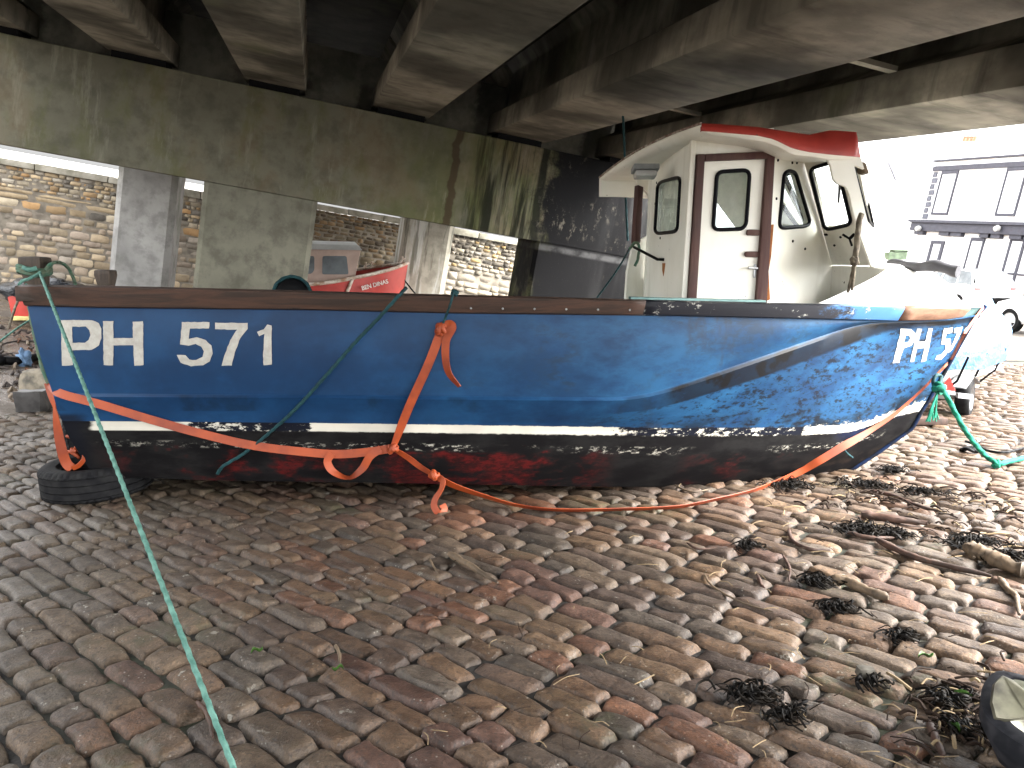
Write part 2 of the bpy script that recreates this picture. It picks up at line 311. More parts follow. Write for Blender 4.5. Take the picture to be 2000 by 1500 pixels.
def stones(name, st, na, nb, to3d, drop, mats, jitter=.004, er=(.10, .15), pw=(8, 5)):
    """st: array (a, b, ha, hb, lift, r, g, b_, tilt_a, tilt_b, rot); one pillow of na x nb vertices per stone"""
    st = np.asarray(st); n = len(st)
    def axis(k):
        q = np.linspace(-1, 1, k); return np.sign(q) * np.abs(q) ** 0.55
    A, B = np.meshgrid(axis(na), axis(nb), indexing='ij'); A = A.ravel()[None]; B = B.ravel()[None]
    g = lambda i: st[:, i][:, None]
    X = A * (1 - er[0]*np.abs(B)**4); Y = B * (1 - er[1]*np.abs(A)**4)
    ph = rng.uniform(0, 6.28, (n, 4))
    X = X * g(2) + np.abs(A)**2 * .006 * np.sin(3*B + ph[:, :1]) * np.minimum(1, g(2)*20); Y = Y * g(3) + np.abs(B)**2 * .006 * np.sin(4*A + ph[:, 1:2]) * np.minimum(1, g(3)*20)
    co_, si_ = np.cos(g(10)), np.sin(g(10)); X, Y = X*co_ - Y*si_, X*si_ + Y*co_
    Z = -drop * (1 - np.sqrt(np.clip((1 - np.abs(A)**pw[0]) * (1 - np.abs(B)**pw[1]), 0, 1))) + g(4) + g(8)*A + g(9)*B + jitter * np.sin(2.3*A*1.7 + ph[:, 2:3]) * np.cos(2*B + ph[:, 3:4]) + rng.normal(0, jitter*.35, (n, A.shape[1]))
    co = to3d(X + g(0), Y + g(1), Z).reshape(-1, 3)
    I, J = np.meshgrid(np.arange(na-1), np.arange(nb-1), indexing='ij'); I = I.ravel(); J = J.ravel()
    q = np.stack([I*nb + J, (I+1)*nb + J, (I+1)*nb + J+1, I*nb + J+1], 1); fc = (q[None] + (np.arange(n)*na*nb)[:, None, None]).reshape(-1, 4)
    me = bpy.data.meshes.new(name); me.vertices.add(len(co)); me.vertices.foreach_set('co', co.ravel())
    me.loops.add(fc.size); me.loops.foreach_set('vertex_index', fc.ravel().astype(np.int32)); me.polygons.add(len(fc))
    me.polygons.foreach_set('loop_start', np.arange(0, fc.size, 4, dtype=np.int32)); me.polygons.foreach_set('loop_total', np.full(len(fc), 4, dtype=np.int32)); me.update(calc_edges=True)
    at = me.attributes.new('tone', 'FLOAT_COLOR', 'POINT'); cc = np.ones((n, na*nb, 4)); cc[:, :, :3] = st[:, None, 5:8]; at.data.foreach_set('color', cc.ravel())
    me.shade_smooth()
    return me
def join_np(name, ms):
    bm = bmesh.new()
    for m in ms: bm.from_mesh(m); bpy.data.meshes.remove(m)
    me = bpy.data.meshes.new(name); bm.to_mesh(me); bm.free(); return me

PAL = .45 * np.array([1.14, .97, .80]) * np.array([(.160, .115, .086), (.170, .102, .076), (.130, .104, .094), (.150, .128, .108), (.180, .138, .102), (.110, .092, .085), (.155, .116, .088), (.138, .092, .082), (.130, .114, .104), (.12, .112, .105)])
def course_xy(a, b):
    """course coordinates -> slip x, y; the courses fan a little"""
    th = math.radians(-43)
    x = a*math.cos(th) - b*math.sin(th); y = a*math.sin(th) + b*math.cos(th)
    k = .05; x2 = x + .10*np.sin(.9*y + .4*x); y2 = y - .045*np.maximum(x - .2, 0)**1.6 * (x > .2) * np.exp(-((y-2.8)/4)**2) + .07*np.sin(.7*x + 1.1*y)
    return x2, y2
def sett_list():
    out = []; b = -9.0
    while b < 16:
        w = rng.uniform(.113, .150); a = -14 + rng.uniform(0, .3)
        while a < 14:
            L = rng.choice([rng.uniform(.14, .21), rng.uniform(.21, .31), rng.uniform(.31, .41)], p=[.33, .47, .2])
            x, y = course_xy(a + L/2, b + w/2)
            if .3 < y < 14.5 and abs(x) < .70*y + 2.4 and not (y > 10.5 and x < -1) and x > -6.6:
                ci = rng.integers(len(PAL)); base = PAL[ci]*rng.uniform(.75, 1.25)
                lg = min(1, max(0, (-x - .6)/1.5)); grey = np.array([.078, .066, .050])*rng.uniform(.75, 1.25); base = base*(1-.55*lg) + grey*.55*lg
                tg = min(1, max(0, (x - 1.2)/2)); tan = np.array([.105, .074, .050])*rng.uniform(.8, 1.2); base = base*(1-.45*tg) + tan*.45*tg
                out.append((a + L/2, b + w/2, L/2 - .0005 - abs(rng.normal(0, .0025)), w/2 - .0005 - abs(rng.normal(0, .002)), rng.normal(0, .005), *base, rng.normal(0, .0045), rng.normal(0, .0035), rng.normal(0, .035), y))
            a += L
        b += w
    return np.array(out)
S = sett_list(); YS = S[:, 11]
def slip3d(a, b, z):
    x, y = course_xy(a, b); return np.stack([x, y, z], -1)
ms = []
for lo, hi, na, nb in ((0, 4.2, 11, 8), (4.2, 7.5, 8, 6), (7.5, 99, 6, 5)):
    sel = S[(YS >= lo) & (YS < hi)][:, :11]; ms.append(stones('s', sel, na, nb, slip3d, .038, None, .0045, (.04, .075), (9, 6)))
setts = join_np('setts', ms); setts.shade_smooth()
struct('cobbled_slipway', setts, M_sett)
base = sheet(-9, 90, -14, 160, -.029, 1).me('ground'); struct('ground', base, M_dirt)
def street_mat():
    t = NT('street_setts'); n = t.noise(3, 5); br = t.new('ShaderNodeTexBrick'); t.lk(t.map((1, 1, 1), (0, 0, .75)), br.inputs[0]); br.inputs['Scale'].default_value = 1; br.inputs['Brick Width'].default_value = .3; br.inputs['Row Height'].default_value = .13; br.inputs['Mortar Size'].default_value = .012
    br.inputs[1].default_value = (.2, .17, .13, 1); br.inputs[2].default_value = (.15, .12, .1, 1); br.inputs[3].default_value = (.05, .045, .035, 1); return t.out(t.mix(t.ramp(n, .4, .7), br.outputs[0], (.2, .18, .15)), .7)
# upper street beyond the modelled setts
st = MB(); st.add([(3.0, 14.3, -.012), (60, 14.3, -.012), (60, 150, -.012), (-2.0, 150, -.012)], [(0, 1, 2, 3)]); st.add([(9.9, 3, -.012), (60, 3, -.012), (60, 14.3, -.012), (9.9, 14.3, -.012)], [(0, 1, 2, 3)])
struct('street', st.me('street'), street_mat())
def bed_mat():
    t = NT('harbour_mud'); n = t.noise(1.2, 6, .6); f = t.noise(14, 6, .7)
    c = t.mix(t.ramp(n, .35, .65), (0.14, 0.105, 0.078), (0.085, 0.068, 0.052)); c = t.mix(t.math('MULTIPLY', t.ramp(f, .5, .7), .6), c, (0.2, 0.17, 0.14)); t.bump(t.math('ADD', n, t.math('MULTIPLY', f, .5)), .6, .06)
    return t.out(c, t.mix(t.ramp(n, .45, .6), (.10,)*3, (.8,)*3))
BED = 1.5 - 2.78
b = sheet(-90, 12, -25, 19, BED, 1); struct('harbour_bed', b.me('harbour_bed'), bed_mat(), Matrix.Identity(4))
q = sheet(-120, 9, 18.35, 220, 1.5 - .33, 1); struct('quay', q.me('quay'), simple('quay_concrete', (.3, .29, .26), .8, .2, 2), Matrix.Identity(4))

# ------------------------------------------------------------------ harbour wall
IW = Matrix.Identity(4)
def wall_mat():
    t = NT('rubble_stone'); c = t.attr('tone').outputs['Color']; n = t.noise(5, 6, .65); f = t.noise(28, 5, .7)
    c = t.mix(t.math('MULTIPLY', t.ramp(n, .42, .7), .55), c, t.mix(1.0, c, (.45, .42, .40), 'MULTIPLY')); c = t.mix(t.math('MULTIPLY', t.ramp(f, .58, .72), .4), c, (.05, .045, .04))
    t.bump(t.math('ADD', n, t.math('MULTIPLY', f, .5)), .5, .03); return t.out(c, .8, spec=.2)
def wall_stones():
    out = []; z = BED - .1; topz = 1.5 - .30
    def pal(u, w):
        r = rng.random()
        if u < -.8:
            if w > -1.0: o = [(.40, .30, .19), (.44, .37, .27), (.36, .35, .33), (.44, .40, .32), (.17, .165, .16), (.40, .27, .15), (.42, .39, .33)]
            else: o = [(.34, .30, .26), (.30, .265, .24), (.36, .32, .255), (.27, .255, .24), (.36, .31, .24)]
        elif u < 2.0:  # browner, darker stones: damp, plus the bridge's shade put into their colour
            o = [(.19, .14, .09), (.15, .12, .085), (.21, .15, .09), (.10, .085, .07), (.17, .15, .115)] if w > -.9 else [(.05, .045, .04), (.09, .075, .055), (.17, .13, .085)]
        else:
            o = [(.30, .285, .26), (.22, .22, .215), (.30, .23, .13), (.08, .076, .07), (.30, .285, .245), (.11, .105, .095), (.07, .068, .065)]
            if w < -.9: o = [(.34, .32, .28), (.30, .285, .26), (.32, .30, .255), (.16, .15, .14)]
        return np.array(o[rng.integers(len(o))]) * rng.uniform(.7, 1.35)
    T0 = topz
    while z < T0 + .18:
        topz = T0 if z < T0 - .02 else T0 + .20
        w = z - 1.5; h = rng.uniform(.06, .11) if w > -1.05 else rng.uniform(.11, .20); h = min(h, topz - z)
        if topz - z - h < .05: h = topz - z
        u = (-16 if topz == T0 else -1.45) + rng.uniform(0, .3)*(topz == T0)
        while u < 9:
            L = h*rng.uniform(1.1, 2.9)
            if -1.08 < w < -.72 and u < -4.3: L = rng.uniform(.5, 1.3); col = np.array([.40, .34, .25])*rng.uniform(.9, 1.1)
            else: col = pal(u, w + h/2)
            hh = h*rng.uniform(.92, 1.0)
            out.append((u + L/2, z + h/2, L/2 - .004, hh/2 - .004, rng.normal(0, .010), *col, rng.normal(0, .006), rng.normal(0, .006), rng.normal(0, .02), 0)); u += L
        z += h
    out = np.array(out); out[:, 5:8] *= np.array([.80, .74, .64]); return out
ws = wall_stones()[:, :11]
hw = thing('harbour_wall', 'long rubble stone harbour wall with mixed ochre and grey stones behind the bridge columns', 'wall', (-3, 18, BED), IW)
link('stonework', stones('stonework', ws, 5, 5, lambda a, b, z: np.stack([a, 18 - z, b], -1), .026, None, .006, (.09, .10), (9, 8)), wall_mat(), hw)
m = MB(); m.box((-16, 18.02, BED - .5), (9, 18.6, 1.5 - .31)); m.box((-1.44, 18.021, 1.5 - .309), (8.99, 18.59, 1.5 - .112)); link('mortar_core', m.me('mortar_core'), simple('old_mortar', (.20, .175, .14), .9, .5, 6), hw)
m = MB(); u = -16
while u < 9:
    L = random.uniform(.7, 1.4)
    if u < -1.5 < u + L: L = -1.5 - u + 1e-4
    dz = random.uniform(-.02, .02); h_ = .2 if u > -1.5 else 0; m.box((u + .006, 17.93, 1.5 - .305 + h_), (u + L - .006, 18.62, 1.5 - .17 + dz + h_)); u += L
link('coping', bevel(m.me('coping'), .02), simple('coping_stone', (.33, .31, .26), .85, .4, 4, col2=(.17, .16, .12)), hw)

# ------------------------------------------------------------------ bridge
br = thing('concrete_bridge', 'grey concrete road bridge on pier columns, stained green and black, passing over the blue boat', 'bridge', (0, 11, BED), IW)
E15 = 1.5
m = MB(); m.box((-4.6, 11, .035 + E15), (4.57, 12.15, 1.265 + E15)); link('pier_cap', bevel(m.me('pier_cap'), .025), M_cap, br)
def column(u0, u1, v0, v1, ztop, mt, ch=.07, name='column'):
    p = [(u0+ch, v0), (u1-ch, v0), (u1, v0+ch), (u1, v1-ch), (u1-ch, v1), (u0+ch, v1), (u0, v1-ch), (u0, v0+ch)]
    m = MB(); m.prism([(x, y, BED - 1) for x, y in p], (0, 0, ztop - BED + 1)); me = m.me(name); me.shade_smooth(); me.set_sharp_from_angle(angle=math.radians(25)); return link(name, me, mt, br)
column(-1.33, .05, 11.004, 12.1, .034 + E15, M_col, .06)
column(2.99, 4.57, 11.004, 12.1, .034 + E15, M_cap, .05)
column(-2.94, -2.07, 14.0, 14.9, 1.26 + E15, M_rear, .09); column(1.50, 2.36, 14.0, 14.9, 1.26 + E15, M_streak, .09)
m = MB(); m.box((-4.4, 13.9, .3 + E15), (4.5, 15.0, 1.265 + E15)); link('pier_cap', m.me('rear_cap'), M_cap, br)
def ibeam(uc, v0, v1):
    prof = [(-.37, 1.345), (.37, 1.345), (.37, 1.60), (.15, 1.74), (.15, 2.2), (.26, 2.32), (-.26, 2.32), (-.15, 2.2), (-.15, 1.74), (-.37, 1.60)]
    m = MB(); m.prism([(uc + a, v0, w + E15) for a, w in prof], (0, v1 - v0, 0)); me = bevel(m.me('beam'), .02, 2, 25); return me
for k, uc in enumerate((4.13, 2.535, .94, -.64, -2.2, -3.78)):
    link('beam', ibeam(uc, -2.5, 11.55), M_beam, br); link('beam', ibeam(uc, 11.75, 24), M_beam, br)
    m = MB()
    m.box((uc - .3, 11.05, 1.266 + E15), (uc + .3, 11.5, 1.344 + E15)); link('bearing', m.me('bearing'), M_black, br)
    if k:
        m = MB(); m.box((uc + .155, 11.62, 1.30 + E15), (uc + 1.43, 11.70, 2.02 + E15)); link('diaphragm', m.me('diaphragm'), M_beam, br)
        for vv in (2.2, 5.2, 8.2):
            m = MB(); m.box((uc + .38, vv, 1.585 + E15), (uc + 1.2, vv + .09, 1.62 + E15))
            if k == 1: link('cross_strut', m.me('cross_strut'), M_beam, br)
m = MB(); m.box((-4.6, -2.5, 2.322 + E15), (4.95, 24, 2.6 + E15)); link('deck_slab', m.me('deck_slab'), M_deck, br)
m = MB(); m.box((4.7, -2.5, 2.602 + E15), (4.95, 24, 3.5 + E15)); link('parapet', m.me('parapet'), M_col, br)
m = MB(); m.box((-4.6, -2.5, 2.602 + E15), (-4.35, 24, 3.5 + E15)); link('parapet', m.me('parapet'), M_col, br)
# ================================================================== THE BLUE BOAT (slip frame)
YC = 6.25
NT_ = 72
TS = np.linspace(0, 1, NT_)
CURV = {   # photo-traced longitudinal lines: pixels, half breadth, bow fullness
 'top': ([(42,557),(200,559),(500,566),(780,574),(1040,580),(1280,587),(1760,598),(1880,602),(1922,600)], 1.22, 3.2),
 'rub': ([(54,597),(200,601),(600,605),(900,612),(1270,616),(1500,621),(1760,627),(1870,623),(1906,615)], 1.185, 3.2),
 'k1':  ([(103,768),(600,771),(900,774),(1230,776),(1310,757),(1480,699),(1640,644),(1700,629),(1870,627),(1902,619)], 1.15, 2.9),
 'k1b': ([(105,775),(600,777),(900,781),(1235,783),(1316,764),(1486,706),(1660,645),(1715,631),(1870,629),(1900,622)], 1.166, 2.9),
 'k2':  ([(112,802),(600,802),(900,805),(1230,806),(1300,794),(1480,738),(1650,672),(1755,633),(1870,631),(1898,626)], 1.125, 2.8),
 'st':  ([(121,822),(600,826),(900,830),(1300,836),(1550,835),(1695,827),(1755,797),(1811,782)], 1.10, 2.4),
 'sb':  ([(128,840),(600,842),(900,846),(1300,851),(1580,849),(1668,845),(1733,816),(1797,803)], 1.09, 2.4),
 'bt':  ([(148,875),(600,884),(900,888),(1300,896),(1500,893),(1640,878),(1720,860),(1777,838)], 1.06, 2.2),
 'bi':  ([(187,930),(400,938),(800,944),(1200,951),(1450,950),(1560,943),(1640,931)], .98, 2.0),
}
def curve(k):
    pts, hb, p = CURV[k]; pts = np.array(pts, float); t = (pts[:, 0]-pts[0, 0])/(pts[-1, 0]-pts[0, 0])
    tt = TS; y = np.interp(tt, t, pts[:, 1])
    for _ in range(2): y[1:-1] = (y[:-2] + 2*y[1:-1] + y[2:])/4
    x = pts[0, 0] + tt*(pts[-1, 0]-pts[0, 0]); g = np.where(tt > .35, 1 - np.clip((tt-.35)/.65, 0, 1)**p, 1 - .10*((.35-tt)/.35)**2)
    return [P(a, b, YC - hb*max(gg, 0.012)) for a, b, gg in zip(x, y, g)]
CV = {k: curve(k) for k in CURV}
def port(p): return Vector((p.x, 2*YC - p.y, p.z - .08*(YC - p.y)/1.2))     # the other side; the boat lists a little
def lerp(A, B, f, bulge=0.0): return [a.lerp(b, f) + Vector((0, -bulge, 0)) for a, b in zip(A, B)]
keel = [Vector((p.x, YC - .02, max(-.01, p.z - .12))) for p in CV['bi']]
rows = [(CV['rub'], 0)] + [(lerp(CV['rub'], CV['k1'], f, .02*math.sin(math.pi*f)), f) for f in (.2, .4, .6, .8)] + [(CV['k1'], 1), (CV['k1b'], 1.2), (CV['k2'], 2), (lerp(CV['k2'], CV['st'], .3), 2.3), (lerp(CV['k2'], CV['st'], .65), 2.65), (CV['st'], 3), (CV['sb'], 4), (lerp(CV['sb'], CV['bt'], .5, .008), 4.5), (CV['bt'], 5), (lerp(CV['bt'], CV['bi'], .5, .015), 5.5), (CV['bi'], 6), (lerp(CV['bi'], keel, .5), 6.5), (keel, 7)]
def hull_mesh():
    b = MB(); n = NT_; b.grid([r for r, _ in rows])
    near = mesh('hull', b.v, [q[::-1] for q in b.f])
    m2 = MB(); m2.grid([[port(p) for p in r] for r, _ in rows])
    tr = [r[0] for r, _ in rows]; m3 = MB()
    m3.grid([[p.lerp(port(p), f) - Vector((.05*math.sin(math.pi*f), 0, 0)) for f in np.linspace(0, 1, 7)] for p in tr])
    V = b.v + m2.v + m3.v; n1 = len(b.v); n2 = n1 + len(m2.v)
    FC = [q[::-1] for q in b.f] + [[i + n1 for i in q] for q in m2.f] + [[i + n2 for i in q] for q in m3.f]
    me = mesh('hull', V, FC); uv = me.uv_layers.new(name='band'); vv = [v for _, v in rows]
    val = [(V[i].x, vv[i//n]) for i in range(n1)] + [(V[n1+i].x, vv[i//n]) for i in range(len(m2.v))] + [(V[n2+i].x, vv[i//7]) for i in range(len(m3.v))]
    flat = np.array([val[l.vertex_index] for l in me.loops], dtype=np.float32); uv.data.foreach_set('uv', flat.ravel())
    me.shade_smooth(); me.set_sharp_from_angle(angle=math.radians(28)); return me, near
def hull_mat():
    t = NT('blue_hull_paint'); u = t.new('ShaderNodeUVMap', uv_map='band').outputs[0]; ux, uv_, _ = t.xyz(u); x, y, z = t.xyz()
    sub = lambda a, b: t.math('SUBTRACT', a, b); mul = lambda a, b: t.math('MULTIPLY', a, b); inv = lambda a: t.math('SUBTRACT', 1.0, a)
    n1 = t.noise(2.0, 5, .6); n2 = t.noise(7, 6, .7, t.map((.5, 1, 1.3))); n3 = t.noise(30, 5, .75, t.map((.5, 1, 1.2))); scr = t.noise(9, 6, .8, t.map((.45, 1, 2.2), (0, .7, 0)))
    blue = t.mix(t.ramp(n1, .3, .7), (0.005, 0.027, 0.075), (0.008, 0.046, 0.120)); bow_lit = t.ramp(x, -1.5, 2.6)  # last mask lightens the blue toward the bow, painting in the stronger light there
    blue = t.mix(mul(bow_lit, t.ramp(n2, .3, .65)), blue, (0.016, 0.088, 0.19))
    blue = t.mix(mul(t.ramp(t.noise(1.3, 6, .68, t.map((.6, 1, 1))), .46, .62), .6), blue, (0.003, 0.018, 0.055))
    # worn black rubbing marks: on and below the moulded band, dense forward
    fwd = t.ramp(x, -.2, 1.7)
    band = mul(t.ramp(uv_, .97, 1.12), inv(t.ramp(uv_, 2.0, 2.06))); below = mul(t.ramp(uv_, 1.9, 2.1), inv(t.ramp(uv_, 2.95, 3.0)))
    bs = mul(band, t.math('ADD', mul(t.ramp(x, .8, 1.15), .9), mul(t.ramp(n1, .5, .62), .5)))
    wear1 = mul(t.ramp(n2, .22, .40), bs); wear1 = mul(wear1, t.ramp(n3, .2, .36))
    wear2 = mul(mul(below, fwd), t.ramp(t.math('ADD', mul(n3, .55), mul(scr, .45)), .50, .57)); edge = mul(t.ramp(uv_, 2.55, 3.0), mul(fwd, t.ramp(n2, .40, .58)))
    wear3 = mul(mul(inv(t.ramp(uv_, .9, 1.0)), t.ramp(x, -1.2, .8)), mul(t.ramp(n1, .47, .6), t.ramp(t.math('ADD', mul(n2, .6), mul(n3, .4)), .46, .56)))
    c = t.mix(mul(wear1, .95), blue, (0.002, 0.0024, 0.0035)); c = t.mix(mul(wear2, .9), c, (0.0022, 0.0026, 0.005)); c = t.mix(mul(edge, .95), c, (0.002, 0.0025, 0.004)); c = t.mix(mul(wear3, .6), c, (0.012, 0.02, 0.034))
    sm = t.noise(1.6, 5, .65, t.map((1.5, 1, .55))); c = t.mix(mul(mul(t.ramp(x, .6, 1.0), inv(t.ramp(x, 1.3, 1.7))), mul(t.ramp(sm, .48, .6), .75)), c, (0.02, 0.022, 0.028))
    # topsides end, white boot stripe, black, worn red antifouling
    wob = mul(sub(n3, .5), mul(t.ramp(x, -2.6, 1.2), .30)); v = t.math('ADD', uv_, wob); v2 = t.math('ADD', uv_, mul(sub(n2, .5), 1.1))
    white = t.mix(t.ramp(n1, .3, .7), (0.56, 0.53, 0.45), (0.44, 0.42, 0.36))
    chipa = t.math('ADD', mul(t.ramp(x, .35, .9), inv(t.ramp(x, 2.05, 2.2))), mul(t.ramp(x, -2.15, -2.05), inv(t.ramp(x, -1.35, -1.2))))
    chip = t.ramp(t.math('SUBTRACT', t.math('ADD', mul(n3, .6), mul(n2, .4)), mul(inv(t.math('MINIMUM', chipa, 1.0)), .28)), .42, .47); white = t.mix(chip, white, (0.006, 0.007, 0.012))
    low = t.mix(t.ramp(n2, .4, .62), (0.0045, 0.004, 0.0045), (0.010, 0.0095, 0.0095))
    speck = mul(mul(t.ramp(uv_, 4.45, 4.55), inv(t.ramp(uv_, 4.75, 4.9))), mul(t.ramp(n3, .54, .60), t.ramp(t.noise(1.3, 3), .44, .6))); low = t.mix(mul(speck, .8), low, (0.36, 0.34, 0.29))
    redz = mul(t.ramp(v2, 4.75, 5.0), inv(t.ramp(v2, 6.0, 6.3))); rx = t.math('ADD', mul(t.ramp(x, -2.8, -2.2), inv(t.ramp(x, .35, .75))), mul(mul(t.ramp(x, 1.1, 1.4), inv(t.ramp(x, 1.9, 2.2))), .6))
    red = mul(mul(redz, rx), t.ramp(t.math('ADD', mul(n1, .55), mul(n2, .45)), .47, .56)); low = t.mix(mul(red, .85), low, t.mix(t.ramp(n3, .35, .6), (0.085, 0.006, 0.006), (0.022, 0.004, 0.004)))
    rust = mul(t.ramp(x, 1.6, 2.6), mul(t.ramp(uv_, 5.0, 6.0), t.ramp(n2, .45, .6))); low = t.mix(mul(rust, .6), low, (0.04, 0.022, 0.013))
    bluepat = mul(mul(t.ramp(x, 2.3, 2.7), inv(t.ramp(uv_, 4.3, 4.7))), t.ramp(n1, .4, .6)); low = t.mix(mul(bluepat, .6), low, (0.01, 0.03, 0.12))
    isw = mul(t.ramp(v, 2.98, 3.03), inv(t.ramp(v, 3.96, 4.04))); isw = mul(isw, t.ramp(t.math('ADD', x, mul(sub(n2, .5), .15)), -2.75, -2.71))
    c = t.mix(t.ramp(v, 2.98, 3.03), c, low); aft = mul(inv(t.ramp(t.math('ADD', x, mul(sub(n2, .5), .2)), -2.85, -2.72)), t.ramp(uv_, 2.1, 2.6)); c = t.mix(mul(aft, .8), c, (0.004, 0.005, 0.008)); c = t.mix(isw, c, white)
    t.bump(t.math('ADD', mul(n3, .25), mul(n1, .5)), .12, .012)
    ro = t.mix(t.ramp(uv_, 2.9, 3.1), (.48,)*3, (.72,)*3); t.put(t.b.inputs['Specular IOR Level'], t.math('SUBTRACT', .24, t.math('MULTIPLY', t.ramp(uv_, 2.9, 3.1), .16)))
    ret = t.out(c, ro, spec=.3); return ret
boat = thing('fishing_boat', 'big blue PH 571 boat with white wheelhouse and red roof, standing on the cobbles', 'fishing boat', (0, YC, 0))
hull_me, near_me = hull_mesh()
hull = link('hull', hull_me, hull_mat(), boat)
bmh = bmesh.new(); bmh.from_mesh(near_me); HB_ = BVHTree.FromBMesh(bmh)
# the strake stands proud of the hull
RT, RBm = CV['top'], CV['rub']
def strake(name, ta, tb, mt, out=.04, mir=False, capm=None, inn=.10):
    i0, i1 = int(round(ta*(NT_-1))), int(round(tb*(NT_-1))); m = MB(); rws = []
    for i in range(i0, i1 + 1):
        a, b = RT[i], RBm[i]; w = min(inn, max(.01, (YC - a.y)*.8)); o = Vector((0, -out*min(1, (YC-b.y)*3), 0))
        q = [a + o*.5 + Vector((0, .012, .004)), a + o + Vector((0, 0, -.008)), a.lerp(b, .5) + o*1.1, b + o + Vector((0, 0, .008)), b + o*.6, b + Vector((0, w, 0)), a + Vector((0, w, 0))]
        rws.append([port(p) for p in q] if mir else q)
    m.grid(rws, True); m.add(rws[0], [list(range(7))]); m.add(rws[-1], [list(range(7))[::-1]]); return link(name, m.me(name, 30, clean=True), mt, boat)
def painted_mat():
    t = NT('peeling_blue_rail'); x, y, z = t.xyz(); n = t.noise(9, 6, .75, t.map((.5, 1, 1))); n2 = t.noise(28, 5, .75, t.map((.5, 1, 1))); b = t.mix(t.ramp(t.noise(2, 4), .3, .7), (0.018, 0.085, 0.25), (0.03, 0.12, 0.28))
    dk = t.math('MULTIPLY', t.math('SUBTRACT', 1.0, t.ramp(x, 1.6, 2.6)), .6); c = t.mix(t.ramp(t.math('ADD', n, dk), .6, .75), b, (0.0025, 0.004, 0.010))
    ch = t.ramp(t.math('ADD', t.math('MULTIPLY', n, .5), t.math('MULTIPLY', n2, .5)), .575, .60); c = t.mix(t.math('MULTIPLY', ch, .8), c, (0.42, 0.42, 0.38)); t.bump(n, .3, .004); return t.out(c, .55)
T1, T2 = .652, .9085
strake('rubbing_strake', 0, T1, M_wood_dark)['label'] = 'weathered bare brown timber rail along the after half'
strake('rubbing_strake', T1, T2, painted_mat())['label'] = 'rail with flaking blue paint'
strake('rubbing_strake', T2, .985, M_wood_pale)['label'] = 'pale bare timber rail at the bow'
strake('rubbing_strake', 0, .985, M_wood_dark, mir=True)
for k in range(6):                                                     # bolts in the bare rail
    m = MB(); px = 920 + k*62; h = P(px, np.interp(px, [900, 1280], [603, 607]) - 1, YC - 1.245); m.disc_ring(h, (0, -1, 0), [(.007, 0), (.006, .004), (0, .005)], 8); link('rail_bolt', m.me('rail_bolt', 40), M_grey, boat)
# bulwark lining, deck
inner_top = [Vector((p.x, min(p.y + .09, YC - .01), p.z - .004)) for p in RT]; DZ = .62
n_d = int(NT_*.80); low_in = [Vector((p.x + .03, min(p.y + .09, YC - .005), p.z)) for p in CV['k1']]
m = MB(); m.grid([inner_top, low_in]); m.grid([[port(p) for p in low_in], [port(p) for p in inner_top]]); tr0 = [inner_top[0], low_in[0]]; m.grid([[p + Vector((.06, 0, 0)) for p in tr0], [port(p) + Vector((.06, 0, 0)) for p in tr0]])
M_teal = simple('teal_deck_paint', (0.20, 0.33, 0.32), .6, .35, 6)
link('bulwark', m.me('bulwark', 40), M_teal, boat)
m = MB(); m.grid([low_in[:n_d], [port(p) for p in low_in[:n_d]]]); link('deck', m.me('deck'), M_teal, boat)
m = MB(); a0, a1 = RT[0], port(RT[0]); m.prism([a0 + Vector((-.03, -.03, 0)), a1 + Vector((-.03, .03, 0)), a1 + Vector((.10, .03, 0)), a0 + Vector((.10, -.03, 0))], (0, 0, -.1)); link('transom_rail', bevel(m.me('transom_rail'), .012), M_wood_dark, boat)
# flaking teal cap on the inner edge of the rail beside the wheelhouse
i0, i1 = int(T1*71) - 1, int(.80*71); m = MB(); m.grid([[RT[i] + Vector((0, .02, .004)), RT[i] + Vector((0, .03, .016)), RT[i] + Vector((0, .13, .018)), RT[i] + Vector((0, .14, -.02))] for i in range(i0, i1)]); link('rail_cap', m.me('rail_cap', 40), M_teal, boat)
# bitts at the stern
def bitt(px0, px1, py0, py1, y, tp):
    m = MB(); a, b = P(px0, py0, y), P(px1, py0, y); z1 = P(px0, py1, y).z; w = (b.x - a.x); c = (a + b)/2
    def sq(s, z, o=0): return [Vector((c.x + o + sx*w/2*s, c.y + sy*w/2*s, z)) for sx, sy in ((-1, -1), (1, -1), (1, 1), (-1, 1))]
    zt = a.z; m.grid([sq(tp*.95, zt - .30), sq(tp*.95, zt - .22), sq(tp, zt - .14), sq(1.0, zt - .04), sq(.96, zt), sq(.6, zt + .006)], True); m.add(sq(.6, zt + .006), [(0, 1, 2, 3)]); return link('bitt', bevel(m.me('bitt'), .01), M_post, boat)
bitt(46, 90, 503, 556, 5.55, .78); bitt(190, 222, 528, 556, 7.0, .72)

